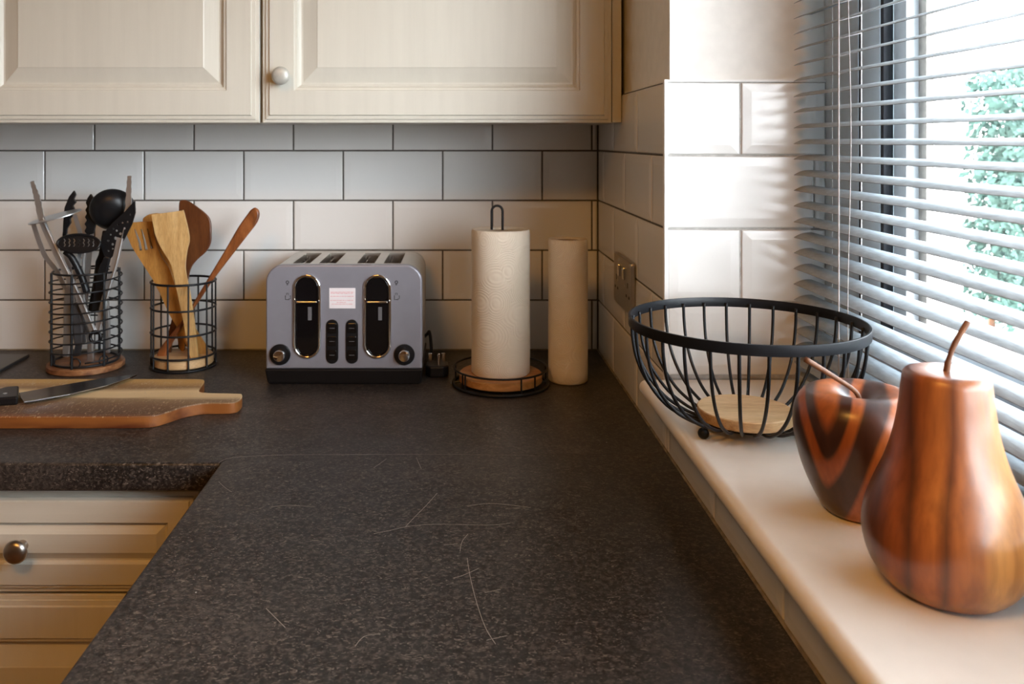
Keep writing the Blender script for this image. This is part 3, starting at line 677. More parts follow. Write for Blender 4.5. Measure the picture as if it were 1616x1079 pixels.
for cx in (515, 644):
    c = fu(cx); cz = fv(706)
    bm = bmesh.new(); onface(bm, capsule(c, cz, 0.0108, 0.0385, 10), -0.001, 0.0016); st = part('button_strip', bm, M_blackplastic, to, bev=0.0006)
    for j in (617, 703, 793):
        bm = bmesh.new(); onface(bm, rrect(c-0.0075, c+0.0075, fv(j)-0.0085, fv(j)+0.0085, 0.002, 0.002, 4), 0.0016, 0.0030); part('button', bm, M_gloss, st, bev=0.0005)
        bm = bmesh.new(); onface(bm, rect(c-0.0045, c+0.0045, fv(j)-0.0004, fv(j)+0.0004), 0.0030, 0.0032); part('button_mark', bm, M_reflect_mark, st)
for cx in (175, 988):
    c = fu(cx); cz = fv(790)
    def lz(pr, y): 
        bm = bmesh.new(); lathe(bm, pr, 0, 0, 0, 36); bm.transform(Matrix.Translation((c, y, cz)) @ Matrix.Rotation(PI/2, 4, 'X')); return bm
    dl = part('dial', lz([(0.0, -0.001), (0.0180, -0.001), (0.0180, 0.0035), (0.0165, 0.005), (0.0125, 0.0055), (0.0, 0.0055)], TY), M_blackplastic, to, smooth=35)
    part('dial_cap', lz([(0, 0.0055), (0.0100, 0.0055), (0.0098, 0.014), (0.0088, 0.0155), (0.006, 0.0162), (0, 0.0165)], TY), M_chrome, dl, smooth=35, label='chrome dial cap')
bm = bmesh.new(); onface(bm, rect(fu(496), fu(667), fv(489), fv(356)), -0.0002, 0.0004); stk = part('sticker', bm, M_label, to, label='small white sticker with lines of red print')
bm = bmesh.new(); rnd = random.Random(5)
for zy, a, c in ((383, 505, 655), (391, 505, 650), (410, 503, 655), (437, 503, 657), (450, 545, 605), (461, 512, 648)):
    x = a
    while x < c-4:
        w_ = min(rnd.uniform(9, 26), c-x); onface(bm, rect(fu(x), fu(x+w_), fv(zy)-0.0004, fv(zy)+0.0004), 0.0004, 0.0005); x += w_+4
part('red_print', bm, M_redink, stk, kind='stuff')
for cx in (222, 935):
    bm = bmesh.new()
    def P3(a, b_): return Vector((fu(cx+a), TY-0.0002, fv(b_)))
    tube(bm, [P3(9*math.cos(q), 318+9*math.sin(q)) for q in [2*PI*i/12 for i in range(12)]], 0.0007, 4, closed=True); tube(bm, [P3(-3, 330), P3(-3, 336), P3(3, 336), P3(3, 330)], 0.0006, 4)
    tube(bm, [P3(-13, 405), P3(-13, 432), P3(12, 432), P3(12, 422)], 0.0007, 4); tube(bm, [P3(20, 428), P3(20, 405), P3(15, 410)], 0.0005, 4)
    tube(bm, [P3(-6, 402), P3(-6, 390), P3(6, 390), P3(6, 402)], 0.0005, 4)
    part('printed_symbol', bm, M_ink, to)

# ---------------- plug with cable ----------------
pc = P(690, 590, 1.55); pc.z = CT
pg = thing('mains_plug', 'black three-pin plug lying pins up right of the toaster', 'plug', pc)
bm = bmesh.new(); prism(bm, [(-.021, -.014), (-.012, -.024), (.012, -.024), (.021, -.014), (.019, .016), (.008, .024), (-.008, .024), (-.019, .016)], [], lambda u, v, t: pc+Vector((u, v, t)), 0.020)
part('plug_body', bm, M_blackplastic, pg, bev=0.003, seg=3)
for dx, dy, wx, wy, h, y in ((0.003, -0.012, .004, .008, .021, 0), (-0.013, 0.010, .0065, .004, .017, 0), (0.011, 0.010, .0065, .004, .017, 0)):
    part('pin', bx(pc.x+dx-wx/2, pc.x+dx+wx/2, pc.y+dy-wy/2, pc.y+dy+wy/2, CT+0.019, CT+0.019+h), M_chrome, pg, bev=0.0006)
bm = bmesh.new(); tube(bm, spl([pc+Vector((-.004, .022, .010)), pc+Vector((-.010, .050, .014)), pc+Vector((-.016, .085, .055)), pc+Vector((-.022, .10, .050)), (x1-0.012, D1-0.020+.030, CT+0.03), (x1-0.03, D1+0.004, CT+0.028)], 6), 0.0032, 8)
part('cable', bm, M_blackplastic, pg, smooth='all')

# ---------------- paper towels ----------------
hx, hy = 0.0775, 1.488
ho = thing('paper_towel_holder', 'black wire paper towel stand with round wooden base', 'paper towel holder', (hx, hy, CT))
bm = bmesh.new(); tube(bm, circ(hx, hy, CT+0.0028, 0.0825, 56), 0.0028, 8, closed=True); part('base_ring', bm, M_blackwire, ho, smooth='all')
bm = bmesh.new(); tube(bm, circ(hx, hy, CT+0.030, 0.0815, 56), 0.0018, 8, closed=True); part('guard_ring', bm, M_blackwire, ho, smooth='all')
for a in (-68, -48, 70, 120, 165, 215, 260 - 40, 10):
    a = math.radians(a); bm = bmesh.new(); q = Vector((hx+.0815*math.cos(a), hy+.0815*math.sin(a), CT)); tube(bm, [q+Vector((0, 0, .003)), q+Vector((0, 0, .030))], 0.0016, 6); part('upright', bm, M_blackwire, ho)
bm = bmesh.new()
for a in (0, PI/2, PI, 1.5*PI): tube(bm, [(hx+.082*math.cos(a), hy+.082*math.sin(a), CT+.003), (hx+.05*math.cos(a), hy+.05*math.sin(a), CT+.006)], 0.0018, 6)
part('base_spoke', bm, M_blackwire, ho)
bm = bmesh.new(); lathe(bm, [(0, 0.006), (0.070, 0.006), (0.0725, 0.008), (0.0725, 0.0185), (0.0705, 0.0205), (0, 0.0205)], hx, hy, CT, 56); part('wooden_base', bm, M_orangewood, ho, smooth=35, label='round varnished orange wooden base')
bm = bmesh.new(); s0 = 0.0095
pts = [(hx-s0-.006, hy, CT+.021), (hx-s0-.006, hy, CT+.30)]+[(hx-.006+s0*math.cos(PI-PI*k/8), hy, CT+.302+s0*math.sin(PI*k/8)) for k in range(9)]+[(hx+s0-.006, hy, CT+.30), (hx+s0-.006, hy, CT+.021)]
tube(bm, pts, 0.0022, 8); part('loop_handle', bm, M_blackwire, ho, smooth='all')
def roll(x, y, z, r, h, rc, label):
    t_ = thing('paper_towel_roll', label, 'paper towel', (x, y, z))
    bm = bmesh.new(); rn = random.Random(int(x*1000))
    f = lambda a, zz: 1+0.006*math.sin(3*a+zz*9)+0.004*math.sin(a*2+zz*30)+0.003*math.sin(7*a+zz*50)
    pr = [(rc, 0.0)]+[(r-.002, 0), (r, 0.002)]+[(r, h*i/14) for i in range(1, 14)]+[(r, h-.003), (r-.002, h), (rc+.002, h), (rc, h-0.002), (rc, 0.0)]
    lathe(bm, pr, x, y, z, 64, f); part('paper', bm, M_paper, t_, smooth=50)
    bm = bmesh.new(); lathe(bm, [(rc-.0002, 0.0005), (rc-.0002, h-.003), (rc-.0012, h-.003), (rc-.0012, .0005), (rc-.0002, 0.0005)], x, y, z, 40); part('cardboard_core', bm, M_card, t_, smooth=40)
    return t_
r1 = roll(hx, hy, CT+0.0208, 0.0510, 0.250, 0.019, 'thick cream paper towel roll standing on the black wire holder')
bm = bmesh.new()   # loose sheet edge
N_ = 12; a0 = math.radians(-112)
def rp(a, z, rr_): return (hx+rr_*math.cos(a), hy+rr_*math.sin(a), z)
prism(bm, [(a0, CT+.024), (a0+.5, CT+.024), (a0+.5, CT+.268), (a0, CT+.268)], [], lambda u, v, t: Vector(rp(u, v, 0.0512+t)), 0.0006)
bm.free()
r2 = roll(0.1985, 1.512, CT, 0.0348, 0.251, 0.0225, 'thin paper towel roll standing on the worktop in the corner')

# ---------------- cutting board and knife ----------------
bd = thing('cutting_board', 'worn acacia cutting board with short handle, rich orange edge', 'cutting board', (-0.62, 1.355, CT))
ol = [(-0.83, 1.257), (-0.80, 1.2545)] + [(-0.60, 1.2560), (-0.52, 1.2562), (-0.475, 1.2568), (-0.448, 1.262), (-0.432, 1.282), (-0.418, 1.303), (-0.400, 1.3175), (-0.385, 1.322), (-0.365, 1.3225), (-0.350, 1.324), (-0.342, 1.332), (-0.3405, 1.350), (-0.344, 1.366), (-0.352, 1.371),
      (-0.395, 1.374), (-0.415, 1.380), (-0.421, 1.395), (-0.424, 1.425), (-0.428, 1.446), (-0.437, 1.4535), (-0.46, 1.4548), (-0.55, 1.455), (-0.80, 1.455), (-0.83, 1.452)]
ol = [(p.x, p.y) for p in spl([(a, b_, 0) for a, b_ in ol], 3, True)]
bm = bmesh.new(); prism(bm, ol, [], lambda u, v, t: Vector((u, v, CT+t)), 0.018)
part('board', bm, M_board, bd, bev=0.003, seg=3, smooth=35)
kb = CT+0.0185
def kp(px, py, dz=0.0):
    Y = F*(CZ-kb-dz)/(py-VY); return Vector(((px-VX)*Y/F, Y, kb+dz))
kn = thing('kitchen_knife', 'dark-bladed kitchen knife with black handle lying on the cutting board', 'knife', kp(40, 632))
bl = [kp(30, 626), kp(90, 615), kp(150, 604.5), kp(200, 597.8), kp(216, 597.0), kp(205, 602), kp(170, 614), kp(110, 628), kp(60, 637), (kp(38, 640.5)), kp(33, 634)]
bm = bmesh.new(); prism(bm, [(p.x, p.y) for p in bl], [], lambda u, v, t: Vector((u, v, kb+0.0045+t)), 0.002); part('blade', bm, M_knife, kn, bev=0.0004)
bm = bmesh.new(); flatbar(bm, [p+Vector((0, -0.0006, 0.0066)) for p in (kp(205, 602), kp(170, 614), kp(110, 628), kp(60, 637), kp(38, 640.5))], 0.0022, 0.0006, Vector((0, 0, 1))); part('cutting_edge', bm, M_edge, kn)
hp = [kp(-52, 627), kp(-50, 643), kp(-10, 641), kp(28, 639.5), kp(31, 621), kp(0, 622.5)]
hp = [kp(-62, 630), kp(-60, 646), kp(-10, 641.5), kp(28, 639), kp(30, 620.5), kp(12, 622), kp(-8, 627)]
bm = bmesh.new(); prism(bm, [(p.x, p.y) for p in hp], [], lambda u, v, t: Vector((u, v, kb+t)), 0.013); hdl = part('handle', bm, M_blackplastic, kn, bev=0.003, seg=3)
p = kp(8, 634); bm = bmesh.new(); lathe(bm, [(0, 0.0128), (.003, .0128), (.003, .0136), (0, .0138)], p.x, p.y, kb, 16); part('rivet', bm, M_steel, hdl)

# black glass slab at the left edge
bm = bmesh.new(); prism(bm, [(-1.35, 1.16), (-0.822, 1.16), (-0.8385, 1.672), (-1.35, 1.672)], [], lambda u, v, t: Vector((u, v, CT+t)), 0.0065)
part('hob', bm, M_hob, None, bev=0.0012, label='thin black glass hob whose corner shows at the left edge of the worktop', cat='hob', loc=(-1.1, 1.4, CT))

# ---------------- utensil holders ----------------
def q6(x, y): return 20+x/3.173, 260+y/3.173
def q7(x, y): return 180+x/3.596, 300+y/3.596
def A(q, x, y, Y): return P(*q(x, y), Y)
sh = thing('utensil_holder', 'spiral black wire utensil holder on a round brown wooden base', 'utensil holder', (-0.695, 1.598, CT))
cx, cy = -0.695, 1.598
bm = bmesh.new(); lathe(bm, [(0, 0), (0.066, 0), (0.0685, 0.002), (0.0685, 0.0095), (0.067, 0.0115), (0, 0.0115)], cx, cy, CT, 48); part('wooden_base', bm, M_acaciabase, sh, smooth=35, label='round brown wooden base')
bm = bmesh.new(); tn = 8.6; n = int(tn*32); z0_ = CT+0.022
tube(bm, [(cx+.0630*math.cos(2*PI*i/32-1.2), cy+.0630*math.sin(2*PI*i/32-1.2), z0_+(0.180-0.024)*i/n) for i in range(n+1)], 0.0015, 6); part('wire_spiral', bm, M_blackwire, sh, smooth='all')
bm = bmesh.new(); tube(bm, circ(cx, cy, CT+0.0145, 0.0575, 48), 0.0022, 6, closed=True); part('bottom_ring', bm, M_blackwire, sh, smooth='all')
bm = bmesh.new(); tube(bm, circ(cx, cy, CT+0.181, 0.0575, 48), 0.0020, 6, closed=True); part('top_ring', bm, M_blackwire, sh, smooth='all')
for a in (216, 270, 324, 36, 90, 144):
    a = math.radians(a); bm = bmesh.new(); tube(bm, [(cx+.0598*math.cos(a), cy+.0598*math.sin(a), CT+.0115), (cx+.0598*math.cos(a), cy+.0598*math.sin(a), CT+.182)], 0.0024, 6); part('upright', bm, M_blackwire, sh)
for a in (215, 325, 275):
    a = math.radians(a); c0 = Vector((cx+.0560*math.cos(a), cy+.0560*math.sin(a), CT+.0215)); tv = Vector((-math.sin(a), math.cos(a), 0))
    bm = bmesh.new(); tube(bm, [c0+tv*.0085*math.cos(2*PI*i/20)+Vector((0, 0, .0085*math.sin(2*PI*i/20))) for i in range(20)], 0.0014, 6, closed=True); part('foot_loop', bm, M_blackwire, sh, smooth='all')

wh = thing('utensil_holder', 'open black wire utensil holder with pale wooden base holding wooden spatulas', 'utensil holder', (-0.5155, 1.612, CT))
hx2, hy2 = -0.5165, 1.612
bm = bmesh.new(); lathe(bm, [(0, 0.004), (0.053, 0.004), (0.055, 0.006), (0.055, 0.018), (0.0535, 0.020), (0, 0.020)], hx2, hy2, CT, 48); part('wooden_base', bm, M_discedge, wh, smooth=35, label='round pale wooden base')
for z_, r_ in ((0.0022, 0.0600), (0.024, 0.0590), (0.066, 0.0590), (0.112, 0.0588), (0.160, 0.0588)):
    bm = bmesh.new(); tube(bm, circ(hx2, hy2, CT+z_, r_, 48), 0.0020 if z_ < .15 else .0023, 6, closed=True); part('wire_hoop', bm, M_blackwire, wh, smooth='all')
for k in range(10):
    a = math.radians(8+36*k); bm = bmesh.new(); tube(bm, [(hx2+.0592*math.cos(a), hy2+.0592*math.sin(a), CT+.002), (hx2+.0588*math.cos(a), hy2+.0588*math.sin(a), CT+.160)], 0.0017, 6); part('upright', bm, M_blackwire, wh)

def plate(q, outl, holes, Ya, Yb, th, smooth_k=0):
    """flat utensil standing in depth from Ya (bottom) to Yb (top)"""
    ys = [q(*p)[1] for p in outl]; lo, hi = max(ys), min(ys)
    def fn(u, v, t):
        s = (lo-v)/(lo-hi); return P(u, v, Ya+(Yb-Ya)*s)+Vector((0, t, 0))
    oo = [q(*p) for p in outl]; oo = [(p.x, p.y) for p in spl([(a, b_, 0) for a, b_ in oo], smooth_k, True)] if smooth_k else oo
    hh = [[q(*p) for p in h] for h in holes]
    bm = bmesh.new(); prism(bm, oo, hh, fn, th); return bm
def ell(cx_, cy_, a, b_, rot=0, n=14):
    return [(cx_+a*math.cos(t)*math.cos(rot)-b_*math.sin(t)*math.sin(rot), cy_+a*math.cos(t)*math.sin(rot)+b_*math.sin(t)*math.cos(rot)) for t in [2*PI*i/n for i in range(n)]]
GR = 'utensils in the spiral holder'
# stainless tongs
tg = thing('tongs', 'open stainless steel tongs with scalloped tips forming a V in the spiral holder', 'tongs', A(q6, 415, 870, 1.563), GR)
for tip in (((97, 82), (112, 130), (128, 190), (150, 285), (240, 480), (330, 660), (405, 835)), ((585, 55), (582, 120), (576, 235), (548, 330), (515, 480), (470, 640), (425, 835))):
    p6 = spl([A(q6, x, y, 1.563+(0.045*(870-y)/800 if tip[0][0] > 300 else 0.020*(870-y)/800)) for x, y in tip], 7)
    ws = [(0.0065+0.0045*min(1, i/12)+(0.0016*math.sin(i*1.9) if i < 19 else 0.0)) if i < 20 else 0.0115+0.004*max(0, 1-abs(i-27)/12)*0.3 for i in range(len(p6))]
    arm = part('arm', flatbar(bmesh.new(), p6, ws, 0.0022), M_steel, tg)
    bm = bmesh.new(); flatbar(bm, [p+Vector((0.0035, -.0015, 0)) for p in p6[20:]], 0.0012, 0.004); part('arm_rib', bm, M_steel, arm)
bm = bmesh.new(); pv = A(q6, 415, 862, 1.560); bm2 = tube(bm, [pv+Vector((0.010*math.cos(t), 0, 0.010*math.sin(t))) for t in [2*PI*i/20 for i in range(20)]], 0.003, 8, closed=True); part('hinge_ring', bm, M_blackplastic, tg, smooth='all', label='black hanging ring at the hinge')
# stainless masher with flat plate
ms = thing('potato_masher', 'stainless steel masher with flat tilted plate leaning left in the spiral holder', 'masher', A(q6, 300, 880, 1.60), GR)
c0 = A(q6, 213, 262, 1.585); ax = (A(q6, 340, 232, 1.585)-A(q6, 87, 292, 1.585))/2; bx_ = Vector((0, 0.036, 0.006))
bm = bmesh.new(); pts = [c0+ax*math.cos(t)+bx_*math.sin(t) for t in [2*PI*i/28 for i in range(28)]]
nn = ax.cross(bx_).normalized(); a_ = [bm.verts.new(p) for p in pts]; b__ = [bm.verts.new(p+nn*0.0018) for p in pts]
bm.faces.new(a_); bm.faces.new(b__[::-1])
for i in range(28): bm.faces.new((a_[i], a_[(i+1) % 28], b__[(i+1) % 28], b__[i]))
part('plate', bm, M_steel, ms, smooth=40)
bm = bmesh.new(); flatbar(bm, spl([A(q6, 105, 300, 1.585), A(q6, 128, 370, 1.585), A(q6, 165, 460, 1.587), A(q6, 220, 530, 1.59), A(q6, 265, 620, 1.598)], 5), 0.0085, 0.002); part('side_arm', bm, M_steel, ms)
bm = bmesh.new(); flatbar(bm, spl([A(q6, 310, 250, 1.585), A(q6, 325, 300, 1.585), A(q6, 338, 350, 1.587), A(q6, 335, 450, 1.59), A(q6, 300, 600, 1.598)], 5), 0.0075, 0.002); part('side_arm', bm, M_steel, ms)
bm = bmesh.new(); flatbar(bm, [A(q6, 282, 600, 1.602), A(q6, 284, 700, 1.602), A(q6, 284, 830, 1.600), A(q6, 268, 960, 1.598)], [0.012, 0.019, 0.019, 0.012], 0.010); part('handle', bm, M_steel, ms, bev=0.002)
# black nylon-headed tongs
bt = thing('tongs', 'black nylon-tipped tongs with scalloped heads behind the masher', 'tongs', A(q6, 330, 880, 1.625), GR)
for ol_ in ([(305, 128), (316, 150), (306, 170), (316, 188), (300, 205), (308, 222), (294, 238), (300, 256), (286, 270), (290, 290), (272, 318), (268, 352), (248, 358), (252, 280), (258, 215), (280, 160)],
            [(388, 145), (402, 165), (414, 220), (416, 290), (404, 345), (372, 352), (358, 332), (368, 312), (358, 296), (370, 278), (360, 262), (370, 244), (362, 226), (372, 208), (364, 190), (374, 165)]):
    part('nylon_head', plate(q6, ol_, [], 1.628, 1.632, 0.006), M_nylon, bt, bev=0.0012)
part('arm', flatbar(bmesh.new(), [A(q6, 262, 345, 1.631), A(q6, 285, 560, 1.630), A(q6, 330, 880, 1.626)], 0.011, 0.002), M_steel, bt)
part('arm', flatbar(bmesh.new(), [A(q6, 390, 345, 1.631), A(q6, 372, 560, 1.630), A(q6, 345, 880, 1.626)], 0.011, 0.002), M_steel, bt)
# black ladle
ld = thing('ladle', 'large round black nylon ladle behind the slotted turner', 'ladle', A(q6, 430, 900, 1.612), GR)
bm = bmesh.new(); pr = sprof([(0, 0), (0.018, 0.0015), (0.031, 0.007), (0.040, 0.018), (0.042, 0.026), (0.0405, 0.026), (0.038, 0.018), (0.029, 0.0095), (0.016, 0.004), (0, 0.003)], 3)
lathe(bm, pr, 0, 0, 0, 36); c0 = A(q6, 500, 248, 1.615); bm.transform(Matrix.Translation(c0+Vector((0, -.004, 0))) @ Matrix.Rotation(math.radians(18), 4, 'Z') @ Matrix.Rotation(math.radians(-72), 4, 'X'))
part('bowl', bm, M_nylon, ld, smooth=40)
part('handle', flatbar(bmesh.new(), spl([A(q6, 470, 330, 1.620), A(q6, 450, 450, 1.616), A(q6, 430, 600, 1.612), A(q6, 405, 735, 1.606)], 4), [0.013]*5+[0.021]*8, 0.009), M_nylon, ld, bev=0.002)
# slotted turner
holes = [ell(x, y, r, r, 0, 8) for x, y, r in ((515, 368, 9), (540, 345, 7), (500, 398, 7), (560, 318, 6), (478, 380, 6), (520, 330, 6), (490, 350, 5), (550, 290, 5), (575, 285, 5), (528, 300, 5), (500, 420, 5), (480, 430, 5), (505, 320, 5), (590, 250, 5))]
tn_ = thing('slotted_turner', 'black nylon turner with round drain holes leaning right in the spiral holder', 'spatula', A(q6, 420, 900, 1.595), GR)
part('blade', plate(q6, [(612, 180), (614, 240), (596, 300), (560, 370), (520, 440), (480, 478), (462, 470), (440, 400), (452, 345), (500, 290), (556, 240), (592, 200)], holes, 1.588, 1.594, 0.003), M_nylon, tn_)
part('handle', flatbar(bmesh.new(), spl([A(q6, 478, 460, 1.590), A(q6, 450, 540, 1.590), A(q6, 432, 650, 1.588), A(q6, 420, 735, 1.586)], 4), [0.010, 0.012, 0.014, 0.017, 0.018, 0.018, 0.018, 0.018, 0.018, 0.018, 0.018, 0.018, 0.018], 0.008), M_nylon, tn_, bev=0.002)
# black oval masher head
om = thing('potato_masher', 'black nylon masher with ribbed oval head at the front of the spiral holder', 'masher', A(q6, 400, 880, 1.578), GR)
hs = []
for i in range(7):
    x = 255+i*24; hs.append([(x+(3 if k % 2 else -3), 370+k*10-abs(i-3)*0) for k in range(5)]+[(x+8+(3 if k % 2 else -3), 370+k*10) for k in range(4, -1, -1)])
part('oval_head', plate(q6, ell(330, 394, 107, 45, -0.02, 30), hs, 1.560, 1.575, 0.003), M_nylon, om)
bm = bmesh.new(); tube(bm, [P(*q6(330+106*math.cos(t), 394+45*math.sin(t)), 1.568-0.006*math.sin(t)) for t in [2*PI*i/32 for i in range(32)]], 0.0024, 6, closed=True); part('head_rim', bm, M_nylon, om, smooth='all')
bm = bmesh.new(); tube(bm, spl([A(q6, 262, 432, 1.572), A(q6, 300, 470, 1.574), A(q6, 345, 560, 1.578), A(q6, 372, 640, 1.580)], 5), [0.006]*5+[0.0065]*11, 8); part('neck', bm, M_nylon, om, smooth='all')
part('handle', flatbar(bmesh.new(), [A(q6, 320, 690, 1.584), A(q6, 330, 780, 1.584), A(q6, 338, 900, 1.584)], [0.016, 0.021, 0.019], 0.014), M_greyhandle, om, bev=0.004)
# three plain handles low in the holder
for i, (pts, m_, lb) in enumerate(((((392, 985), (390, 900), (352, 640), (358, 440)), M_steel, 'slim steel handle standing in the middle of the spiral holder'),
                        (((472, 940), (474, 760), (462, 560)), M_steel, 'steel handle at the right side inside the spiral holder'),
                        (((320, 960), (350, 800), (372, 600)), M_greyhandle, 'dark grey rubber handle inside the spiral holder'))):
    Y_ = (1.600, 1.612, 1.640)[i]; t_ = thing('utensil', lb, 'utensil', A(q6, *pts[0], Y_), GR)
    h_ = part('handle', flatbar(bmesh.new(), [A(q6, x, y, Y_) for x, y in pts], [0.013, 0.010, 0.006, 0.005][:len(pts)], 0.007), m_, t_, bev=0.0015)
    if i == 0:
        bm = bmesh.new(); bmesh.ops.create_uvsphere(bm, u_segments=12, v_segments=8, radius=0.004); bm.transform(Matrix.Translation(A(q6, 335, 466, 1.598))); part('brass_rivet', bm, mat('brass', (0.8, 0.45, 0.12), 0.2, 1.0), t_, smooth='all', label='small brass knob')

# wooden utensils
GW = 'wooden utensils in the open wire holder'
def wooden(name, label, cat, outl, holes, Ya, Yb, th, m_, k=4, pname='blade', bev=0.0015):
    t_ = thing(name, label, cat, A(q7, *outl[0], Ya), GW)
    part(pname, plate(q7, outl, holes, Ya, Yb, th, k), m_, t_, bev=bev if not holes else 0, smooth=45)
    return t_
wooden('wooden_spatula', 'pale bamboo spatula with square head at the front of the open holder', 'spatula',
    [(430, 940), (445, 962), (470, 958), (472, 930), (452, 740), (430, 600), (410, 500), (402, 450), (404, 400), (412, 340), (424, 290), (420, 240), (404, 170), (390, 118), (380, 117), (300, 128), (222, 138), (213, 144), (222, 200), (236, 260), (262, 320), (300, 380), (326, 430), (340, 490), (356, 570), (384, 700), (408, 830)], [], 1.585, 1.570, 0.007, M_bamboo, 3)
sl_ = [[(112, 222), (120, 220), (150, 290), (160, 342), (140, 345), (134, 300)], [(150, 222), (158, 220), (178, 280), (192, 338), (172, 342), (164, 290)], [(186, 220), (194, 218), (206, 260), (224, 330), (206, 334), (196, 280)]]
wooden('slotted_spatula', 'amber wooden spatula with three slots leaning left in the open holder', 'spatula',
    [(50, 190), (100, 184), (160, 179), (216, 178), (222, 240), (236, 300), (268, 380), (310, 440), (340, 520), (380, 640), (440, 760), (500, 850), (530, 900), (530, 940), (470, 955), (420, 900), (370, 800), (310, 700), (262, 590), (215, 500), (150, 400), (100, 320), (70, 250)], sl_, 1.618, 1.598, 0.006, M_amber, 0)
wooden('wooden_spoon', 'amber wooden spoon whose rounded head shows behind the bamboo spatula', 'spoon',
    [(160, 175), (175, 150), (205, 136), (250, 132), (275, 150), (290, 200), (300, 280), (320, 380), (345, 500), (362, 640), (390, 800), (400, 900), (372, 905), (352, 800), (330, 640), (300, 500), (262, 420), (215, 330), (180, 250)], [], 1.640, 1.618, 0.007, M_amber, 3, 'bowl')
wooden('wooden_turner', 'dark red-brown wooden turner with broad rounded head standing tallest', 'spatula',
    [(368, 72), (385, 57), (420, 62), (470, 95), (520, 135), (545, 172), (550, 230), (547, 300), (520, 350), (470, 395), (436, 440), (420, 500), (400, 600), (370, 720), (330, 860), (320, 930), (288, 930), (296, 850), (330, 720), (352, 600), (366, 480), (368, 380), (362, 280), (366, 160)], [], 1.628, 1.642, 0.006, M_walnut, 3)
wooden('wooden_spatula', 'red-brown wooden utensil with rounded handle leaning far right in the open holder', 'spatula',
    [(800, 100), (820, 118), (822, 150), (806, 190), (760, 250), (690, 340), (620, 430), (560, 510), (500, 600), (440, 690), (370, 800), (310, 900), (285, 958), (245, 955), (250, 910), (320, 820), (400, 720), (460, 620), (520, 520), (580, 420), (640, 320), (700, 215), (760, 130), (780, 108)], [], 1.600, 1.618, 0.009, M_cherry, 3, bev=0.003)

# ---------------- double socket ----------------
so = thing('double_socket', 'brushed metal double socket with rocker switches on the right tiled wall', 'socket', (RW, 1.436, CT+0.186))
SXf = RW-0.0005
def wallbx(y0, y1, z0, z1, d0, d1): return bx(SXf-d1, SXf-d0, 1.436+y0, 1.436+y1, CT+0.186+z0, CT+0.186+z1)
bm = bmesh.new(); prism(bm, rrect(-0.074, 0.074, -0.043, 0.043, 0.006, 0.006, 5), [], lambda u, v, t: Vector((SXf-t, 1.436+u, CT+0.186+v)), 0.0075); part('face_plate', bm, M_socket, so, bev=0.002, seg=3)
for s in (-1, 1):
    part('rocker_switch', wallbx(s*0.020-0.006, s*0.020+0.006, 0.008, 0.028, 0.0075, 0.0105), M_chrome, so, bev=0.001)
    bm = bmesh.new(); c_ = s*0.048 if s < 0 else 0.048
    for y0, y1, z0, z1 in ((c_-.002, c_+.002, -0.002, 0.007), (c_-.0145, c_-.0075, -0.018, -0.0135), (c_+.0075, c_+.0145, -0.018, -0.0135)):
        b2 = wallbx(y0, y1, z0, z1, 0.0072, 0.0078); me_ = bpy.data.meshes.new('x'); b2.to_mesh(me_); b2.free(); bm.from_mesh(me_); bpy.data.meshes.remove(me_)
    part('pin_hole', bm, M_ink, so)
for s in (-1, 1):
    bm = bmesh.new(); lathe(bm, [(0, 0), (0.003, 0), (0.003, 0.0012), (0, 0.0014)], 0, 0, 0, 12); bm.transform(Matrix.Translation((SXf-0.0073, 1.436+s*0.030, CT+0.186)) @ Matrix.Rotation(-PI/2, 4, 'Y')); part('screw', bm, M_chrome, so)

# ---------------- fruit basket ----------------
fx, fy = 0.3265, 0.962
fb = thing('fruit_basket', 'black wire fruit basket with round wooden disc on the window sill', 'basket', (fx, fy, SILL))
RZ = SILL+0.1275
bm = bmesh.new(); lathe(bm, [(0.1270, -0.0115), (0.1292, -0.0115), (0.1295, -0.011), (0.1295, -0.0005), (0.1290, 0), (0.1270, 0), (0.1268, -0.0005), (0.1268, -0.011), (0.1270, -0.0115)], fx, fy, RZ, 96); part('rim_band', bm, M_blackwire, fb, smooth=40)
wp = spl([(0.1258, 0, 0.121), (0.1245, 0, 0.100), (0.1195, 0, 0.076), (0.108, 0, 0.052), (0.090, 0, 0.031), (0.070, 0, 0.0185), (0.055, 0, 0.0130), (0.040, 0, 0.0122)], 4)
wm = None; NW = 28
for k in range(NW):
    if wm is None:
        bm = bmesh.new(); tube(bm, wp, 0.0019, 8); wm = bpy.data.meshes.new('wire'); bmesh.ops.recalc_face_normals(bm, faces=bm.faces); bm.to_mesh(wm); bm.free(); wm.materials.append(M_blackwire)
        for p in wm.polygons: p.use_smooth = True
    o = bpy.data.objects.new('wire', wm); C.objects.link(o); o.parent = fb; o.rotation_euler = (0, 0, 2*PI*(k+0.35)/NW)
bm = bmesh.new(); tube(bm, circ(fx, fy, SILL+0.0125, 0.046, 48), 0.0020, 8, closed=True); part('base_ring', bm, M_blackwire, fb, smooth='all')
bm = bmesh.new(); lathe(bm, [(0, 0.0146), (0.0515, 0.0146), (0.0525, 0.0156), (0.0525, 0.0252), (0.0515, 0.0262), (0, 0.0262)], fx, fy, SILL, 56); part('wooden_disc', bm, M_discedge, fb, smooth=35, label='round pale wooden disc')
for a in (-152, -28, 90):
    a = math.radians(a-3); q = (fx+0.060*math.cos(a), fy+0.060*math.sin(a)); bm = bmesh.new(); bmesh.ops.create_uvsphere(bm, u_segments=20, v_segments=12, radius=0.0062)
    bm.transform(Matrix.Translation((q[0], q[1], SILL+0.0062))); part('ball_foot', bm, M_blackwire, fb, smooth='all')

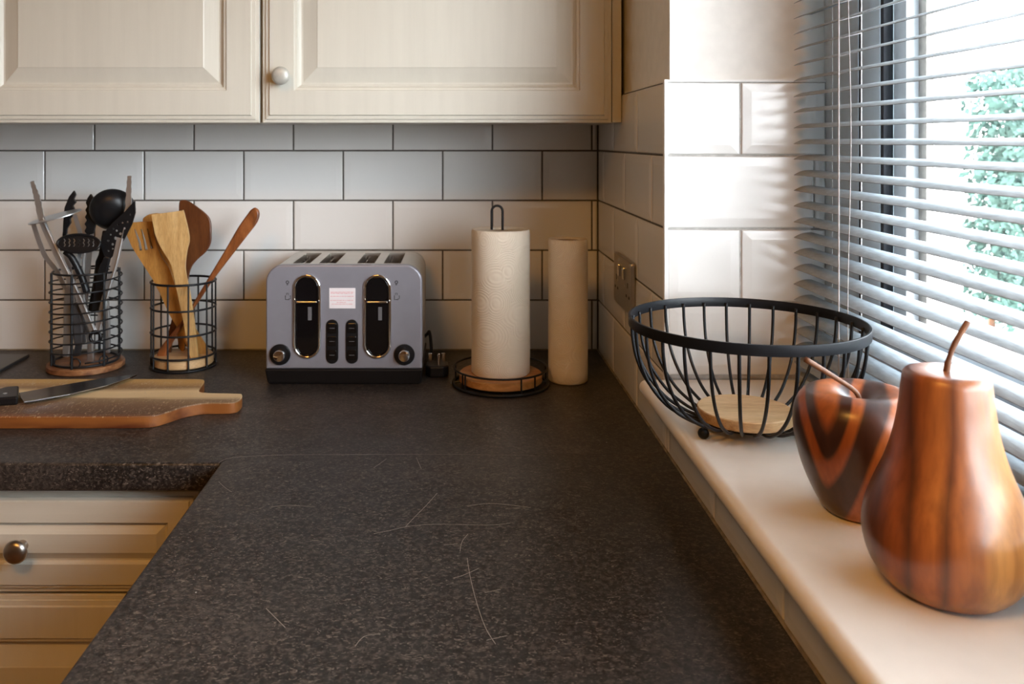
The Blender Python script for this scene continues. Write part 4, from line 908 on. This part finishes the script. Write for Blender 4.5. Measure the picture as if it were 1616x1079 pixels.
# ---------------- wooden apple and pear ----------------
ax_, ay_ = 0.3560, 0.752
ap = thing('wooden_apple', 'polished dark-striped wooden apple ornament between basket and pear', 'ornament', (ax_, ay_, SILL))
pr = sprof([(0, 0.002), (0.014, 0.001), (0.022, 0.0), (0.030, 0.004), (0.0385, 0.018), (0.047, 0.038), (0.0525, 0.058), (0.0550, 0.076), (0.0535, 0.092), (0.047, 0.1035), (0.036, 0.1085), (0.024, 0.1070), (0.013, 0.1015), (0.005, 0.0965), (0, 0.095)], 5)
bm = bmesh.new(); lathe(bm, pr, ax_, ay_, SILL, 72, lambda a, z: 1+0.018*math.sin(a*2+0.5)*(z/0.108)); part('fruit_body', bm, M_apple, ap, smooth='all')
bm = bmesh.new(); tube(bm, spl([(ax_+0.002, ay_, SILL+0.094), (ax_-0.003, ay_, SILL+0.106), (ax_-0.020, ay_-0.003, SILL+0.118), (ax_-0.050, ay_-.006, SILL+0.1365)], 6), [0.0021]*12+[0.0022, 0.0023, 0.0024, 0.0025, 0.0026, 0.0026, 0.0026], 10); part('stem', bm, M_stem, ap, smooth='all')
px_, py_ = 0.3580, 0.622
pe = thing('wooden_pear', 'polished striped wooden pear ornament with flat top nearest the camera', 'ornament', (px_, py_, SILL))
pr = sprof([(0, 0.002), (0.020, 0.001), (0.030, 0.0), (0.040, 0.0045), (0.0500, 0.016), (0.0555, 0.030), (0.0570, 0.043), (0.0550, 0.057), (0.0490, 0.074), (0.0415, 0.092), (0.0360, 0.110), (0.0325, 0.128), (0.0305, 0.145), (0.0295, 0.1535)], 5)
pr += [(0.0287, 0.1570), (0.0265, 0.1592), (0.0235, 0.1600), (0.012, 0.1600), (0, 0.1598)]
bm = bmesh.new(); lathe(bm, pr, px_, py_, SILL, 80, lambda a, z: 1+0.012*math.sin(a*2-0.6)); part('fruit_body', bm, M_pear, pe, smooth='all')
bm = bmesh.new(); tube(bm, spl([(px_, py_, SILL+0.158), (px_+0.002, py_, SILL+0.168), (px_+0.0065, py_, SILL+0.180), (px_+0.016, py_, SILL+0.196)], 6), [0.0024]*6+[0.0019]*6+[0.0021]*7, 10); part('stem', bm, M_stem, pe, smooth='all')
